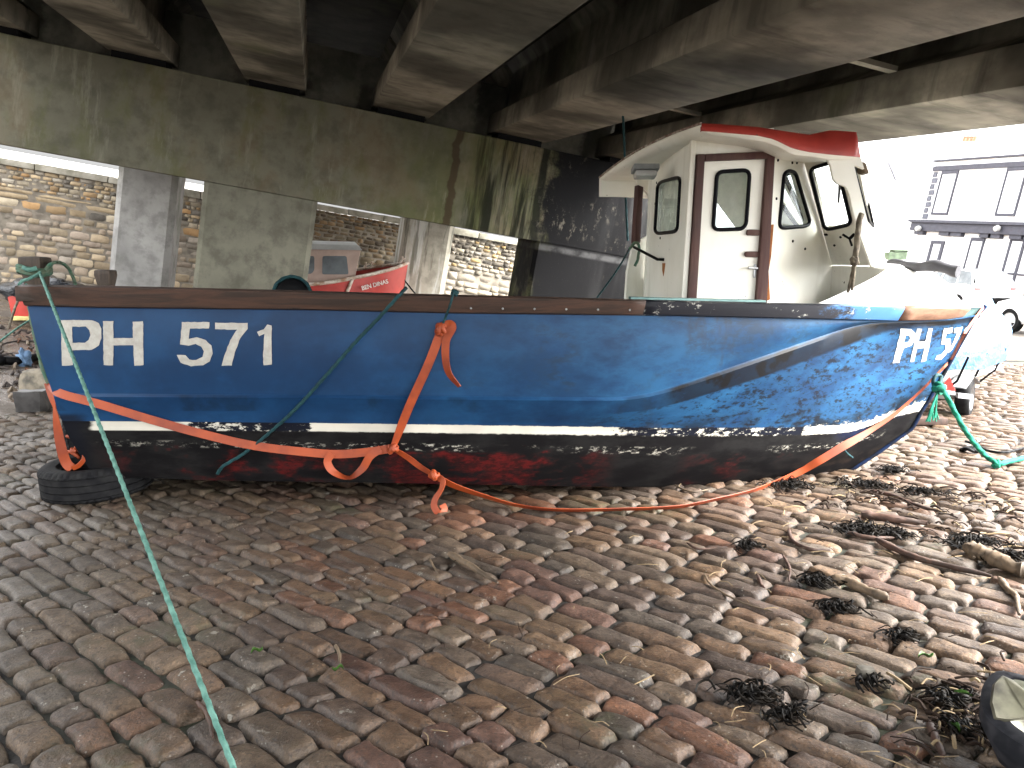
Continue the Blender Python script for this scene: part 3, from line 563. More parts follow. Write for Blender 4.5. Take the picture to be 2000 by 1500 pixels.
# ---- registration letters: paint film 2 mm thick lying on the hull
def on_hull(px, py, off=0.0):
    d = (RS @ dcam(px, py)).normalized(); h, nrm, _, dist = HB_.ray_cast(EYE, d)
    if h is None: return None
    if nrm.dot(d) > 0: nrm = -nrm
    return h + nrm*off
def glyph(name, outer, hole=None, mt=None, par=None, off=.004, rag=.55, step=9):
    def rough(loop):
        out = []
        for i, p in enumerate(loop):
            a = Vector(p); b = Vector(loop[(i+1) % len(loop)]); k = max(1, int((b-a).length/6))
            for j in range(k):
                q = a.lerp(b, j/k); out.append((q.x + random.uniform(-rag, rag), q.y + random.uniform(-rag, rag)))
        return out
    bm = bmesh.new(); loops = [rough(outer)] + ([rough(hole)] if hole else []); ed = []
    for lp in loops:
        vs_ = [bm.verts.new((x, y, 0)) for x, y in lp]; ed += [bm.edges.new((vs_[i], vs_[(i+1) % len(vs_)])) for i in range(len(vs_))]
    bmesh.ops.triangle_fill(bm, edges=ed, use_beauty=True)
    xs = [v.co.x for v in bm.verts]; ys = [v.co.y for v in bm.verts]
    for k in range(int(min(xs)//step)+1, int(max(xs)//step)+1): bmesh.ops.bisect_plane(bm, geom=bm.verts[:]+bm.edges[:]+bm.faces[:], plane_co=(k*step, 0, 0), plane_no=(1, 0, 0))
    for k in range(int(min(ys)//step)+1, int(max(ys)//step)+1): bmesh.ops.bisect_plane(bm, geom=bm.verts[:]+bm.edges[:]+bm.faces[:], plane_co=(0, k*step, 0), plane_no=(0, 1, 0))
    bad = []
    for v in bm.verts:
        h = on_hull(v.co.x, v.co.y, off)
        if h is None: bad.append(v)
        else: v.co = h
    bmesh.ops.delete(bm, geom=bad, context='VERTS'); me = bpy.data.meshes.new(name); bm.to_mesh(me); bm.free(); return link(name, me, mt, par)
def letter_mat():
    t = NT('white_letter_film'); n = t.noise(20, 5, .7); c = t.mix(t.ramp(n, .3, .7), (.40, .385, .34), (.30, .285, .25)); c = t.mix(t.math('MULTIPLY', t.ramp(t.noise(9, 6, .8), .66, .69), .8), c, (.05, .05, .05)); return t.out(c, .5)
M_let = letter_mat()
GL = [('letter', [(120,625),(180,625),(194,631),(199,642),(199,660),(194,674),(180,683),(143,684),(143,713),(122,714)], [(142,638),(168,638),(175,644),(177,654),(174,664),(167,669),(142,669)]),
 ('letter', [(202,627),(222,627),(222,660),(260,660),(260,628),(280,628),(281,713),(263,714),(261,674),(222,674),(222,713),(203,713)], None),
 ('numeral', [(356,629),(410,629),(409,641),(372,642),(369,662),(385,659),(402,664),(413,675),(416,690),(410,705),(397,713),(374,715),(353,708),(346,693),(363,693),(370,702),(384,703),(396,697),(399,686),(394,677),(383,672),(369,675),(352,672)], None),
 ('numeral', [(421,630),(484,631),(484,642),(470,660),(459,688),(453,714),(433,714),(440,690),(450,665),(463,644),(421,643)], None),
 ('numeral', [(503,648),(515,643),(522,634),(531,636),(531,712),(515,713),(514,695),(517,652),(506,656)], None),
 ('letter', [(1758,642),(1779,643),(1787,650),(1787,662),(1780,675),(1764,680),(1755,708),(1743,709),(1751,676),(1756,656)], [(1768,655),(1776,655),(1777,661),(1772,668),(1765,669)]),
 ('letter', [(1791,642),(1800,642),(1793,667),(1806,667),(1813,641),(1821,641),(1808,705),(1798,707),(1805,680),(1790,680),(1784,707),(1777,707)], None),
 ('numeral', [(1843,641),(1861,640),(1858,650),(1848,651),(1845,662),(1855,661),(1857,672),(1850,688),(1838,702),(1826,702),(1829,694),(1837,692),(1845,682),(1846,673),(1837,672)], None),
 ('numeral', [(1864,640),(1880,638),(1874,655),(1858,684),(1850,690),(1861,668),(1868,650),(1862,650)], None),
 ('numeral', [(1884,640),(1889,638),(1882,656),(1876,664),(1880,650)], None)]
for nm, o, h in GL: glyph(nm, o, h, M_let, boat)

# ---- wheelhouse
def rloop(c4, r, k=5):
    out = []; n = len(c4)
    for i in range(n):
        p = Vector(c4[i]); a = Vector(c4[i-1]); b = Vector(c4[(i+1) % n]); rr = r[i] if isinstance(r, (list, tuple)) else r
        da = p + (a-p).normalized()*rr; db = p + (b-p).normalized()*rr
        for j in range(k + 1):
            t = j/k; out.append((da*(1-t)**2 + p*2*t*(1-t) + db*t*t)[:2])
    return out
MIRF = lambda p: p
def panel(name, plane, outer, holes, th, mt, par, mir=False):
    bm = bmesh.new(); ed = []; f3 = port if mir else MIRF
    for lp in [outer] + holes:
        vs_ = [bm.verts.new(f3(pray(x, y, plane) if not isinstance((x, y), Vector) else x)) for x, y in lp]; ed += [bm.edges.new((vs_[i], vs_[(i+1) % len(vs_)])) for i in range(len(vs_))]
    r = bmesh.ops.triangle_fill(bm, edges=ed, use_beauty=True); nn = plane[1]
    if nn.dot(EYE - plane[0]) > 0: nn = -nn
    if mir: nn = Vector((nn.x, -nn.y, nn.z))
    ex = bmesh.ops.extrude_face_region(bm, geom=bm.faces[:]); bmesh.ops.translate(bm, verts=[v for v in ex['geom'] if isinstance(v, bmesh.types.BMVert)], vec=nn*th)
    bmesh.ops.recalc_face_normals(bm, faces=bm.faces); me = bpy.data.meshes.new(name); bm.to_mesh(me); bm.free(); return link(name, me, mt, par)
def window(plane, lp, par, mir=False, r=.0135):
    f3 = port if mir else MIRF; p3 = [f3(pray(x, y, plane)) for x, y in lp]; nn = plane[1]
    if nn.dot(EYE - plane[0]) < 0: nn = -nn
    if mir: nn = Vector((nn.x, -nn.y, nn.z))
    m = MB(); m.tube([p + nn*.006 for p in p3 + p3[:2]], r, 8, False); fr = link('window', m.me('window_frame', 60), M_rubber, par)
    m = MB(); m.add([p - nn*.012 for p in p3], [list(range(len(p3)))]); g = link('pane', m.me('pane'), M_glass, fr); return fr
YA = 5.42
pl_aft = plane3(P(1352, 310, YA), P(1336, 586, YA), P(1257, 586, 7.15))
pl_door = plane3(P(1352, 310, YA), P(1336, 586, YA), P(1505, 586, 5.50))
pB = P(1510, 300, 5.50); pBb = P(1493, 590, 5.50); pCb = P(1622, 590, 6.22); pl_side = plane3(pB, pBb, pCb)
pCt = pray(1562, 296, pl_side); pCm = pray(1625, 518, pl_side); pl_wing = plane3(pCt, pCm, P(1722, 520, 5.8))
whl = thing_wh = None
W_aft = rloop([(1286,357),(1331,345),(1325,452),(1280,457)], 12); W_door = rloop([(1400,336),(1464,332),(1456,447),(1392,449)], [13,15,16,13]); W_tri = rloop([(1530,335),(1551,333),(1583,441),(1520,446)], [12,13,16,12]); W_wing = rloop([(1582,329),(1634,314),(1664,437),(1612,449)], 13)
O_aft = [(1274,300),(1352,270),(1351,310),(1331,592),(1254,592)]
panel('wheelhouse_wall', pl_aft, O_aft, [W_aft], .035, M_white, boat); window(pl_aft, W_aft, boat)
door = panel('door', pl_door, [(1371,312),(1497,308),(1474,592),(1355,592)], [W_door], .04, M_white, boat)
window(pl_door, W_door, door)
def bar(px, plane, w, o, mt, name, par):
    nn = plane[1] if plane[1].dot(EYE - plane[0]) > 0 else -plane[1]; m = MB(); p3 = [pray(x, y, plane) - nn*.03 for x, y in px]; m.prism(p3, nn*(o + .03)); return link(name, bevel(m.me(name), .006), mt, par)
bar([(1360,302),(1374,302),(1357,592),(1340,592)], pl_door, 0, .035, M_maroon, 'door_frame', boat); bar([(1374,302),(1495,297),(1495,311),(1374,316)], pl_door, 0, .035, M_maroon, 'door_frame', boat); bar([(1495,297),(1510,297),(1494,592),(1473,592)], pl_door, 0, .035, M_maroon, 'door_frame', boat)
bar([(1350,270),(1360,268),(1340,592),(1330,592)], pl_door, 0, .012, M_white, 'wheelhouse_wall', boat)
bar([(1352,262),(1512,250),(1511,296),(1358,302)], pl_door, 0, .004, M_white, 'wheelhouse_wall', boat)
panel('wheelhouse_wall', pl_side, [(1510,262),(1556,262),(1625,518),(1620,594),(1494,594)], [W_tri], .035, M_white, boat); window(pl_side, W_tri, boat)
panel('wheelhouse_wall', pl_wing, [(1556,262),(1625,268),(1680,340),(1718,519),(1625,518)], [W_wing], .035, M_white, boat); window(pl_wing, W_wing, boat)
# the port side of the house, seen through the windows
W_ptri = rloop([(1478,333),(1508,331),(1545,447),(1466,450)], [12,13,16,12]); panel('wheelhouse_wall', pl_side, [(1458,262),(1556,262),(1625,518),(1620,594),(1448,594)], [W_ptri], .035, M_white, boat, True); window(pl_side, W_ptri, boat, True)
panel('wheelhouse_wall', pl_wing, [(1556,262),(1625,268),(1680,340),(1718,519),(1625,518)], [W_wing], .035, M_white, boat, True); window(pl_wing, W_wing, boat, True)
panel('wheelhouse_wall', pl_door, [(1352,262),(1462,258),(1450,594),(1336,594)], [], .04, M_white, boat, True)
# windscreen between the wings: two wide panes and a centre pillar
def quad_panel(name, a, b, c, d, holes, th, mt, par):
    """corners in 3-D, holes in (s, t) of the quad"""
    def at(s, t): return a.lerp(b, s).lerp(d.lerp(c, s), t)
    bm = bmesh.new(); ed = []; nn = (b-a).cross(d-a).normalized()
    for lp in [[(0, 0), (1, 0), (1, 1), (0, 1)]] + holes:
        vs_ = [bm.verts.new(at(s, t)) for s, t in lp]; ed += [bm.edges.new((vs_[i], vs_[(i+1) % len(vs_)])) for i in range(len(vs_))]
    bmesh.ops.triangle_fill(bm, edges=ed, use_beauty=True); ex = bmesh.ops.extrude_face_region(bm, geom=bm.faces[:]); bmesh.ops.translate(bm, verts=[v for v in ex['geom'] if isinstance(v, bmesh.types.BMVert)], vec=nn*th); bmesh.ops.recalc_face_normals(bm, faces=bm.faces)
    me = bpy.data.meshes.new(name); bm.to_mesh(me); bm.free(); o = link(name, me, mt, par)
    for lp in holes:
        p3 = [at(s, t) for s, t in lp]; m = MB(); m.tube([p + nn*(th/2) for p in p3 + p3[:2]], .018, 8, False); fr = link('window', m.me('window_frame', 60), M_rubber, par); m = MB(); m.add([p + nn*(th/2) for p in p3], [list(range(len(p3)))]); link('pane', m.me('pane'), M_glass, fr)
    return o
def rl2(x0, y0, x1, y1, r=.06): return rloop([(x0, y0), (x1, y0), (x1, y1), (x0, y1)], r, 4)
fT = pray(1556, 262, pl_side); fB = pCm; fBb = pCb
quad_panel('windscreen_wall', fT, port(fT), port(fB), fB, [rl2(.05, .22, .47, .78), rl2(.53, .22, .95, .78)], .035, M_white, boat)
quad_panel('windscreen_wall', fB, port(fB), port(fBb), fBb, [], .03, M_white, boat)

# roof: cambered sheet with deep red fascia on the sides
top_px = [(1370,241),(1400,242),(1480,248),(1545,258),(1580,263),(1600,259),(1622,254),(1672,258)]; bot_px = [(1372,256),(1402,258),(1480,265),(1512,272),(1548,290),(1580,297),(1622,302),(1681,307)]
xs = np.linspace(1370, 1681, 26); ra, rb = [], []
for x in xs:
    y = 5.03 + .27*((x-1370)/311)**1.3; ra.append(P(min(x, 1673 if x > 1660 else x), np.interp(x, *zip(*top_px)), y)); rb.append(P(x, np.interp(x, *zip(*bot_px)), y - .005))
m = MB(); th = Vector((0, .03, 0)); m.grid([ra, rb, [p + th for p in rb], [p + th for p in ra]], False); m.grid([[p + th for p in ra], ra]); m.add([ra[0], rb[0], rb[0] + th, ra[0] + th], [(0, 1, 2, 3)]); m.add([ra[-1], rb[-1], rb[-1] + th, ra[-1] + th], [(3, 2, 1, 0)])
link('roof_fascia', m.me('roof_fascia', 35, clean=True), M_red, boat)
lip_a = [p + Vector((0, .004, 0)) for p in rb]; lip_px = [(1372,258),(1410,263),(1490,276),(1520,286),(1548,302),(1580,305),(1622,311),(1681,313)]
lip_b = [P(x, np.interp(x, *zip(*lip_px)), 5.055 + .27*((x-1370)/311)**1.3) for x in xs]
m = MB(); m.grid([lip_a, lip_b, [p + Vector((0, .02, -.002)) for p in lip_b], [p + Vector((0, .05, .03)) for p in lip_a]]); link('roof_lip', m.me('roof_lip', 35), M_white, boat)
NR = 13; fs = np.linspace(0, 1, NR)
far_a = [Vector((p.x - .33*(1 - i/25), 7.62 - .05*i/25, p.z - .02)) for i, p in enumerate(ra)]
def roofrow(p, q, dz, crown=.05): return [p.lerp(q, f) + Vector((0, 0, crown*4*f*(1-f) + dz)) for f in fs]
m = MB(); up = [roofrow(p, q, 0) for p, q in zip(ra, far_a)]; dn = [[v_ + Vector((0, 0, -.03*f_)) for v_, f_ in zip(roofrow(p + Vector((0, .012, 0)), q, 0, .03), fs)] for p, q in zip(lip_b, far_a)]
dn[0] = [v_ - Vector((0, 0, .016)) for v_ in up[0]]; m.grid(up); m.grid([r[::-1] for r in dn]); m.grid([up[0], dn[0]]); m.grid([dn[-1], up[-1]]); link('roof', m.me('roof', 40, clean=True), M_white, boat)
m = MB(); m.tube([p + Vector((-.003, 0, .0)) for p in up[0]], .008, 6); link('roof_edge', m.me('roof_edge', 60), simple('chipped_roof_edge', (0.13, 0.06, 0.045), .8, .6, 14, col2=(.42, .38, .32)), boat)
fb = [Vector((p.x, p.y, p.z - .17 - .05*max(0, (i-4)/21))) for i, p in enumerate(far_a)]
m = MB(); m.grid([far_a, fb]); m.grid([[p + th for p in far_a], [p + th for p in fb]]); m.grid([fb, [p + th for p in fb]]); m.add([far_a[0], fb[0], fb[0] + th, far_a[0] + th], [(0, 1, 2, 3)]); link('roof_fascia', m.me('roof_fascia'), M_white, boat)
# curved bracket and bulwark cheek on the port quarter of the house, maroon post
plp = plane3(P(1257, 586, 7.2), P(1240, 370, 7.2), P(1200, 400, 7.1))
panel('bracket', plp, [(1246,345),(1286,330),(1272,392),(1268,384),(1262,374),(1252,366),(1244,360)], [], .03, M_white, boat)
panel('bulwark_cheek', plp, [(1238,474),(1263,462),(1268,470),(1264,592),(1222,592),(1226,530)], [], .03, M_white, boat)
bar([(1243,362),(1253,366),(1247,475),(1236,475)], plp, 0, .03, M_maroon, 'port_post', boat)
# cheek plate hanging from the roof in front of the wing window
pl_fin = plane3(P(1600, 300, 5.305), P(1680, 308, 5.305), P(1712, 520, 5.30))
panel('roof_bracket', pl_fin, [(1545,288),(1580,296),(1681,306),(1688,330),(1668,322),(1716,520),(1702,520),(1676,448),(1664,402),(1660,382),(1652,364),(1636,358),(1628,350),(1622,322),(1616,310),(1600,303),(1560,299)], [], .03, M_white, boat)
pl_q = plane3(P(1663, 318, 5.34), P(1712, 520, 5.34), P(1732, 522, 5.75))
W_q = rloop([(1665,323),(1682,345),(1705,444),(1695,432)], 3)
panel('windscreen_wall', pl_q, [(1662,308),(1690,312),(1732,522),(1714,521)], [W_q], .03, M_white, boat); window(pl_q, W_q, boat, r=.008)
m = MB(); m.prism([P(1672, 312, 5.36), P(1692, 318, 5.36), P(1699, 339, 5.36), P(1690, 337, 5.36)], (0, .12, 0)); link('rotten_roof_end', bevel(m.me('rotten_roof_end'), .006), M_drift_pale, boat)
# deck lamp under the roof
lm = P(1262, 334, 6.1); m = MB(); R_ = Matrix.Translation(lm) @ Matrix.Rotation(math.radians(-8), 4, 'X'); m.box((-.10, -.08, -.005), (.085, .08, .035), R_); dl = link('deck_lamp', bevel(m.me('deck_lamp'), .008), M_grey, boat)
m = MB(); m.box((-.085, -.065, -.05), (.07, .065, -.007), R_); link('lamp_lens', bevel(m.me('lamp_lens'), .015), M_lens, dl)
# door furniture
def knob(px, mt, name, par, pl=pl_door, o=.02):
    nn = pl[1] if pl[1].dot(EYE - pl[0]) > 0 else -pl[1]; m = MB(); m.prism([pray(x, y, pl) + nn*.001 for x, y in px], nn*o); return link(name, bevel(m.me(name), .005), mt, par)
knob(rloop([(1457,448),(1483,449),(1482,461),(1456,460)], 5), M_maroon, 'door_pull', door); knob(rloop([(1453,491),(1481,491),(1480,503),(1453,502)], 5), M_maroon, 'door_pull', door)
knob([(1472,516),(1477,516),(1475,543),(1470,543)], M_steel, 'lock_plate', door, o=.008); m = MB(); nn = -pl_door[1] if pl_door[1].dot(EYE - pl_door[0]) < 0 else pl_door[1]; m.tube([pray(1474, 524, pl_door), pray(1474, 524, pl_door) + nn*.04, pray(1456, 523, pl_door) + nn*.045], .008, 8); link('handle', m.me('handle', 60), M_steel, door)
# rust weeps, bent rod, fittings, scars
M_rust = simple('rust_stain', (0.34, 0.12, 0.03), .9, .4, 20)
nn = -pl_aft[1] if pl_aft[1].dot(EYE - pl_aft[0]) < 0 else pl_aft[1]
m = MB(); m.tube([pray(1297, 507, pl_aft), pray(1297, 507, pl_aft) + nn*.05, pray(1277, 484, pl_aft) + nn*.16], .011, 8); link('bent_rod', m.me('bent_rod', 60), M_black, boat)
knob([(1294,514),(1300,514),(1298,530),(1296,540),(1294,528)], M_rust, 'rust_weep', boat, pl_aft, .002)
knob([(1498,440),(1510,438),(1505,500),(1500,530),(1503,585),(1496,588),(1496,540),(1498,500)], M_rust, 'rust_weep', boat, pl_door, .013)
m = MB()
for px, py, pl in ((1280,398,pl_aft),(1283,357,pl_aft),(1290,465,pl_aft),(1519,313,pl_side),(1516,388,pl_side),(1548,471,pl_side),(1572,486,pl_side),(1612,458,pl_wing),(1615,458,pl_wing),(1642,463,pl_wing),(1651,461,pl_wing),(1630,479,pl_wing),(1646,542,pl_wing),(1550,312,pl_side),(1556,318,pl_side),(1547,318,pl_side)):
    m = MB(); n_ = pl[1] if pl[1].dot(EYE - pl[0]) > 0 else -pl[1]; m.disc_ring(pray(px, py, pl), n_, [(.010, 0), (.009, .006), (0, .007)], 8); link('screw_hole', m.me('screw_hole'), M_black, boat)
m = MB(); n_ = pl_wing[1] if pl_wing[1].dot(EYE - pl_wing[0]) > 0 else -pl_wing[1]; c = pray(1668, 458, pl_wing); m.tube([c, c + n_*.05], .012, 8); m.tube([c + n_*.05 + Vector((-.05, 0, .03)), c + n_*.05, c + n_*.05 + Vector((.02, 0, -.05))], .008, 6); link('cleat', m.me('cleat', 60), M_black, boat); m = MB(); m.tube([pray(1650, 544, pl_wing), pray(1662, 541, pl_wing) + n_*.07], .01, 6); link('peg', m.me('peg', 60), M_black, boat)
wp = pray(1628, 335, pl_wing) - n_*.06; m = MB(); m.tube([wp, pray(1629, 372, pl_wing) - n_*.06, pray(1627, 405, pl_wing) - n_*.06], .009, 6); link('wiper', m.me('wiper', 60), M_black, boat)
# foredeck (whaleback) and its after bulkhead
ia = int(.835*71); xs_ = [RT[i].x for i in range(ia, NT_)]; rws = []
sil = [(1622,589),(1730,521),(1800,526),(1850,532),(1900,553),(1930,588)]
sx = [P(a, b, YC - .15).x for a, b in sil]; szz = [P(a, b, YC - .15).z for a, b in sil]
for k, i in enumerate(range(ia, NT_)):
    p = RT[i] + Vector((0, .05*min(1, (YC-RT[i].y)*2), .006)); q = port(p); f_ = min(1, k/4); cz = float(np.interp(p.x + .25, sx[1:], szz[1:])) if p.x + .25 > sx[1] else szz[1]
    row = []
    for f in (.5 - .5*np.sign(np.linspace(1, -1, 21))*np.abs(np.linspace(1, -1, 21))**.5):
        b_ = p.lerp(q, f); s = abs(2*f - 1); e_ = 1 - s**4.5; hgt = max(0, cz - b_.z)*e_; row.append(b_ + Vector((.62*e_*(1-k/(NT_-ia))**1.5, 0, hgt)))
    rws.append(row)
m = MB(); m.grid([r[::-1] for r in rws]); link('foredeck', m.me('foredeck', 50), M_fore, boat)
pl_bk = plane3(pCm, pCb, P(1722, 520, 5.8)); panel('foredeck_bulkhead', pl_bk, [(1625,518.5),(1735,521),(1700,556),(1640,594),(1620,594)], [], .03, M_white, boat)
m = MB(); 
for a, b in zip(RT[-9:], RT[-8:]): pass
# stem bar
st_ = [on_hull(1640 + 0, 925) or keel[-1]] ; stem_pts = [r[-1] + Vector((.012, 0, 0)) for r, _ in rows][:-1]
m = MB(); m.tube([RT[-1] + Vector((.01, 0, .01))] + stem_pts, .016, 8); link('stem_bar', m.me('stem_bar', 60), simple('worn_stem', (.010, .011, .014), .8, .6, 12, col2=(.008, .02, .06)), boat)
# ================================================================== STRAPS AND ROPES
def Bd(px, py, up=0.0):                             # slip frame, on the level harbour bed
    d = RB @ dcam(px, py); return SL.inverted() @ (EYE + d*((BED - EYE.z)/d.z) + Vector((0, 0, up)))
y0 = Bd(80, 641).y
def ribbon(mb, pts, w, twist=0.0, th=.004):
    n = len(pts); rws = []
    for i, p in enumerate(pts):
        t = (pts[min(i+1, n-1)] - pts[max(i-1, 0)]).normalized(); v = (p - EYE).normalized(); s = t.cross(v).normalized(); a = twist[i] if isinstance(twist, list) else twist
        s = Matrix.Rotation(a, 3, t) @ s; nn = s.cross(t).normalized(); ww = (w[i] if isinstance(w, list) else w)/2
        rws.append([p - s*ww + nn*th/2, p + s*ww + nn*th/2, p + s*ww - nn*th/2, p - s*ww - nn*th/2])
    mb.grid(rws, True); mb.add(rws[0], [(0, 1, 2, 3)]); mb.add(rws[-1], [(3, 2, 1, 0)]); return mb
def H(px, py, off=.014, y=5.15):
    h = on_hull(px, py, off); return h if h is not None else P(px, py, y)
def twl(knots, n):                       # twist list from (position, radians)
    return [float(np.interp(i/(n-1), *zip(*knots))) for i in range(n)]
strap = thing('cargo_strap', 'long frayed orange webbing strap slung along the blue hull and knotted below its middle', 'strap', (-.8, 5.0, 0))
def strip(pts, w=.058, tw=((0, 0), (1, 0)), name='webbing'):
    c = cat(pts, 7); m = MB(); ribbon(m, c, twl(w, len(c)) if isinstance(w, tuple) else w, twl(tw, len(c))); return link(name, m.me('webbing', 40), M_strap, strap)
strip([P(94,744,5.32), P(104,758,5.24), H(126,768,.02), H(200,785,.03), H(300,815,.035), H(400,845,.03), H(500,867,.025), H(600,880,.02), H(660,884,.02), H(720,879,.025), H(768,871,.03)], .054, ((0, .9), (.06, .5), (.16, .1), (1, .1)))
strip([P(96,747,5.30), P(102,775,5.27), P(107,800,5.26), P(113,840,5.27), P(121,880,5.28), P(130,905,5.30), P(141,915,5.31)], .062, ((0, .3), (.32, 1.35), (.55, .5), (.8, 0), (1, .3)))
strip([P(141,915,5.31), P(155,908,5.30), P(165,893,5.31), P(160,876,5.36), P(152,862,5.42), P(147,850,5.5)], .032, ((0, .3), (1, 1.0)))
strip([H(745,872,.03), H(725,884,.05), H(710,908,.06), H(684,921,.06), H(656,914,.06), H(643,896,.05), H(650,881,.03)], .05, ((0, .2), (.25, .0), (.5, 1.2), (.75, .2), (1, 0)))
strip([H(768,871,.03), H(800,790,.02), H(835,715,.02), H(856,662,.02), H(863,642,.03)], .056, ((0, 1.0), (.15, .3), (.85, .2), (1, .8)))
strip([H(862,640,.04), H(878,632,.04), H(884,640,.04), H(872,664,.03), H(871,700,.03), H(878,728,.03), H(898,752,.035)], .05, ((0, 0), (.2, .5), (.35, 0), (.75, .6), (1, 1.2)))
strip([H(770,872,.03), H(798,890,.03), H(822,908,.03), P(848,928,5.12)], .04, ((0, .9), (.5, .4), (1, .9)))
strip([P(851,930,5.11), P(864,938,5.08), P(862,955,5.07), P(850,975,5.06), P(848,990,5.05), P(858,1003,5.04), P(868,996,5.07), P(864,985,5.08)], .042, ((0, .2), (.3, .9), (.6, .2), (.85, .5), (1, 0)))
strip([P(853,932,5.11), P(890,950,5.1), P(940,967,5.12), G(1010,987,.03), G(1090,996,.02), G(1200,995,.015), G(1320,990,.015), G(1400,975,.03), P(1480,955,5.52), H(1545,922,.03), H(1600,893,.025), H(1640,870,.022), H(1670,854,.022), H(1700,836,.022), H(1740,807,.028), H(1780,771,.034), H(1800,751,.036), H(1820,730,.038), H(1836,713,.04), H(1850,697,.04), H(1878,662,.036), H(1893,638,.04), P(1921,600,5.98)], ((0, .056), (.52, .058), (.6, .036), (.68, .020), (1, .022)), ((0, .8), (.12, 1.25), (.35, 1.3), (.38, 1.05), (.45, .3), (.52, .1), (.6, .4), (.7, .7), (1, .8)))
def knot(c, r, mt, par, name='knot'):
    m = MB(); c = Vector(c)
    for k in range(3):
        ax = Vector((random.uniform(-1, 1), random.uniform(-.4, .4), random.uniform(-1, 1))).normalized(); u = ax.orthogonal().normalized(); w = ax.cross(u)
        m.tube([c + u*(r*math.cos(a)) + w*(r*math.sin(a)) for a in np.linspace(0, 5.4 + .4*k, 14)], r*.55, 7)
    return link(name, m.me(name, 70), mt, par)
for p, r in ((H(768,871,.035), .028), (H(862,643,.035), .030), (P(848,928,5.10), .026)): knot(p, r, M_strap, strap)

def rope(name, pts, r, mt, label, ct, n=10, lobes=3, pitch=None, base=None, frame=SL, group=None, seg=12):
    c = cat(pts, n) if len(pts) > 2 else [Vector(pts[0]).lerp(Vector(pts[1]), i/240) for i in range(241)]
    L = sum((c[i+1]-c[i]).length for i in range(len(c)-1)); k = max(2, int(L/(r*.45))); k = min(k, 900)
    d = [0]
    for i in range(len(c)-1): d.append(d[-1] + (c[i+1]-c[i]).length)
    q = [Vector([float(np.interp(s, d, [v[j] for v in c])) for j in range(3)]) for s in np.linspace(0, L, k)]
    m = MB(); m.tube(q, r, seg, True, 0, lobes, pitch or r*6.5, .13); return top(name, m.me(name, 180), mt, label, ct, frame, group)
r1 = thing('mooring_rope', 'thick pale teal rope running from the stern bitt down to the foreground cobbles', 'rope', P(78,534,5.45))
def rpart(par, pts, r, mt, name, n=10, seg=12):
    o = rope(name, pts, r, mt, '', ''); mw = o.data; o.data.transform(o.matrix_world); o.data.transform(SL.inverted()); o.parent = par; o.matrix_world = Matrix.Identity(4); o.matrix_local = Matrix.Translation(-OFF[par.name])
    for k in ('label', 'category'): del o[k]
    return o
rpart(r1, [P(78,534,5.42), P(87,556,5.05)], .0092, M_rope_teal, 'standing_part'); rpart(r1, [P(87,556,5.05), G(461,1512,.03)], .0092, M_rope_teal, 'standing_part')
bc = P(68, 535, 5.55)
coil = [bc + Vector((.095*math.cos(a), .095*math.sin(a), .05 - .016*a/6.28 + .012*math.sin(2*a))) for a in np.linspace(0, 6.28*3.2, 60)]
rpart(r1, coil, .014, M_rope_moss, 'turns', 2); rpart(r1, [P(88,528,5.45), P(100,515,5.5), P(118,513,5.6), P(135,526,5.7), P(148,556,5.75)], .011, M_rope_moss, 'tail')
rpart(r1, [P(80,532,5.42), P(60,543,5.4), P(44,549,5.38), P(36,560,5.38), P(44,566,5.4), P(52,556,5.38)], .010, M_rope_teal, 'tail'); rpart(r1, [P(72,524,5.42), P(55,527,5.40), P(46,522,5.42)], .014, M_rope_teal, 'tail')
rope('lashing_rope', [P(793,563,5.15), P(786,570,4.955), P(762,596,4.95), P(735,626,4.97), H(700,664,.05), H(640,730,.03), H(580,794,.02), H(530,842,.02), H(480,882,.02), H(440,906,.03), P(425,925,5.25)], .0105, M_rope_dark, 'thin dark teal rope slanting down across the blue hull right of the numbers', 'rope')
lt = thing('strap_lanyard', 'short dark cord tying the orange strap up to the wooden rail', 'cord', P(890,572,5.0)); rpart(lt, [H(863,640,.04), H(872,618,.06), P(879,596,4.95), P(885,575,4.96), P(890,567,5.02), P(893,574,5.1)], .007, M_rope_dark, 'cord'); knot(P(888,572,4.99), .018, M_rope_dark, lt)
bwr = thing('bow_rope', 'bright green rope hanging from the stem eye and trailing over sunlit cobbles', 'rope', P(1833,757,6.1))
rpart(bwr, [P(1833,757,6.08), P(1848,772,6.08), P(1860,795,6.1), P(1880,832,6.15), P(1905,868,6.25), P(1928,892,6.35), G(1950,905,.03), G(1975,900,.03), G(2012,892,.03)], .019, M_rope_green, 'standing_part')
rpart(bwr, [P(1826,766,6.1), P(1823,745,6.1), P(1829,733,6.12), P(1838,736,6.14), P(1834,752,6.1), P(1828,762,6.08)], .014, M_rope_dark, 'eye_loop')
m = MB()
for k in range(14):
    a = random.uniform(-.03, .03); m.tube(cat([P(1833,760,6.07), P(1828,778,6.05) + Vector((a*.4, a*.3, 0)), P(1823,800,6.05) + Vector((a, a*.5, 0)), P(1820 + random.uniform(-6, 5),815 + random.uniform(0, 10),6.05) + Vector((a*1.2, 0, 0))], 4), .006, 5)
fr_ = link('frayed_end', m.me('frayed_end', 180), M_rope_green, bwr)
knot(P(1834,758,6.06), .035, M_rope_green, bwr); knot(G(1946,906,.03), .026, M_rope_green, bwr)
rope('transom_rope', [P(58,598,5.35), P(66,640,5.33), P(77,690,5.31), P(86,725,5.3), P(96,748,5.3)], .016, M_rope_moss, 'mossy green rope hanging down the raked stern corner', 'rope')
rope('hanging_rope', [P(1216,205,8.2), P(1220,300,8.2), P(1222,380,8.2), P(1226,470,8.15)], .011, M_rope_dark, 'thin teal rope hanging from the bridge beam in front of the black pier', 'rope')
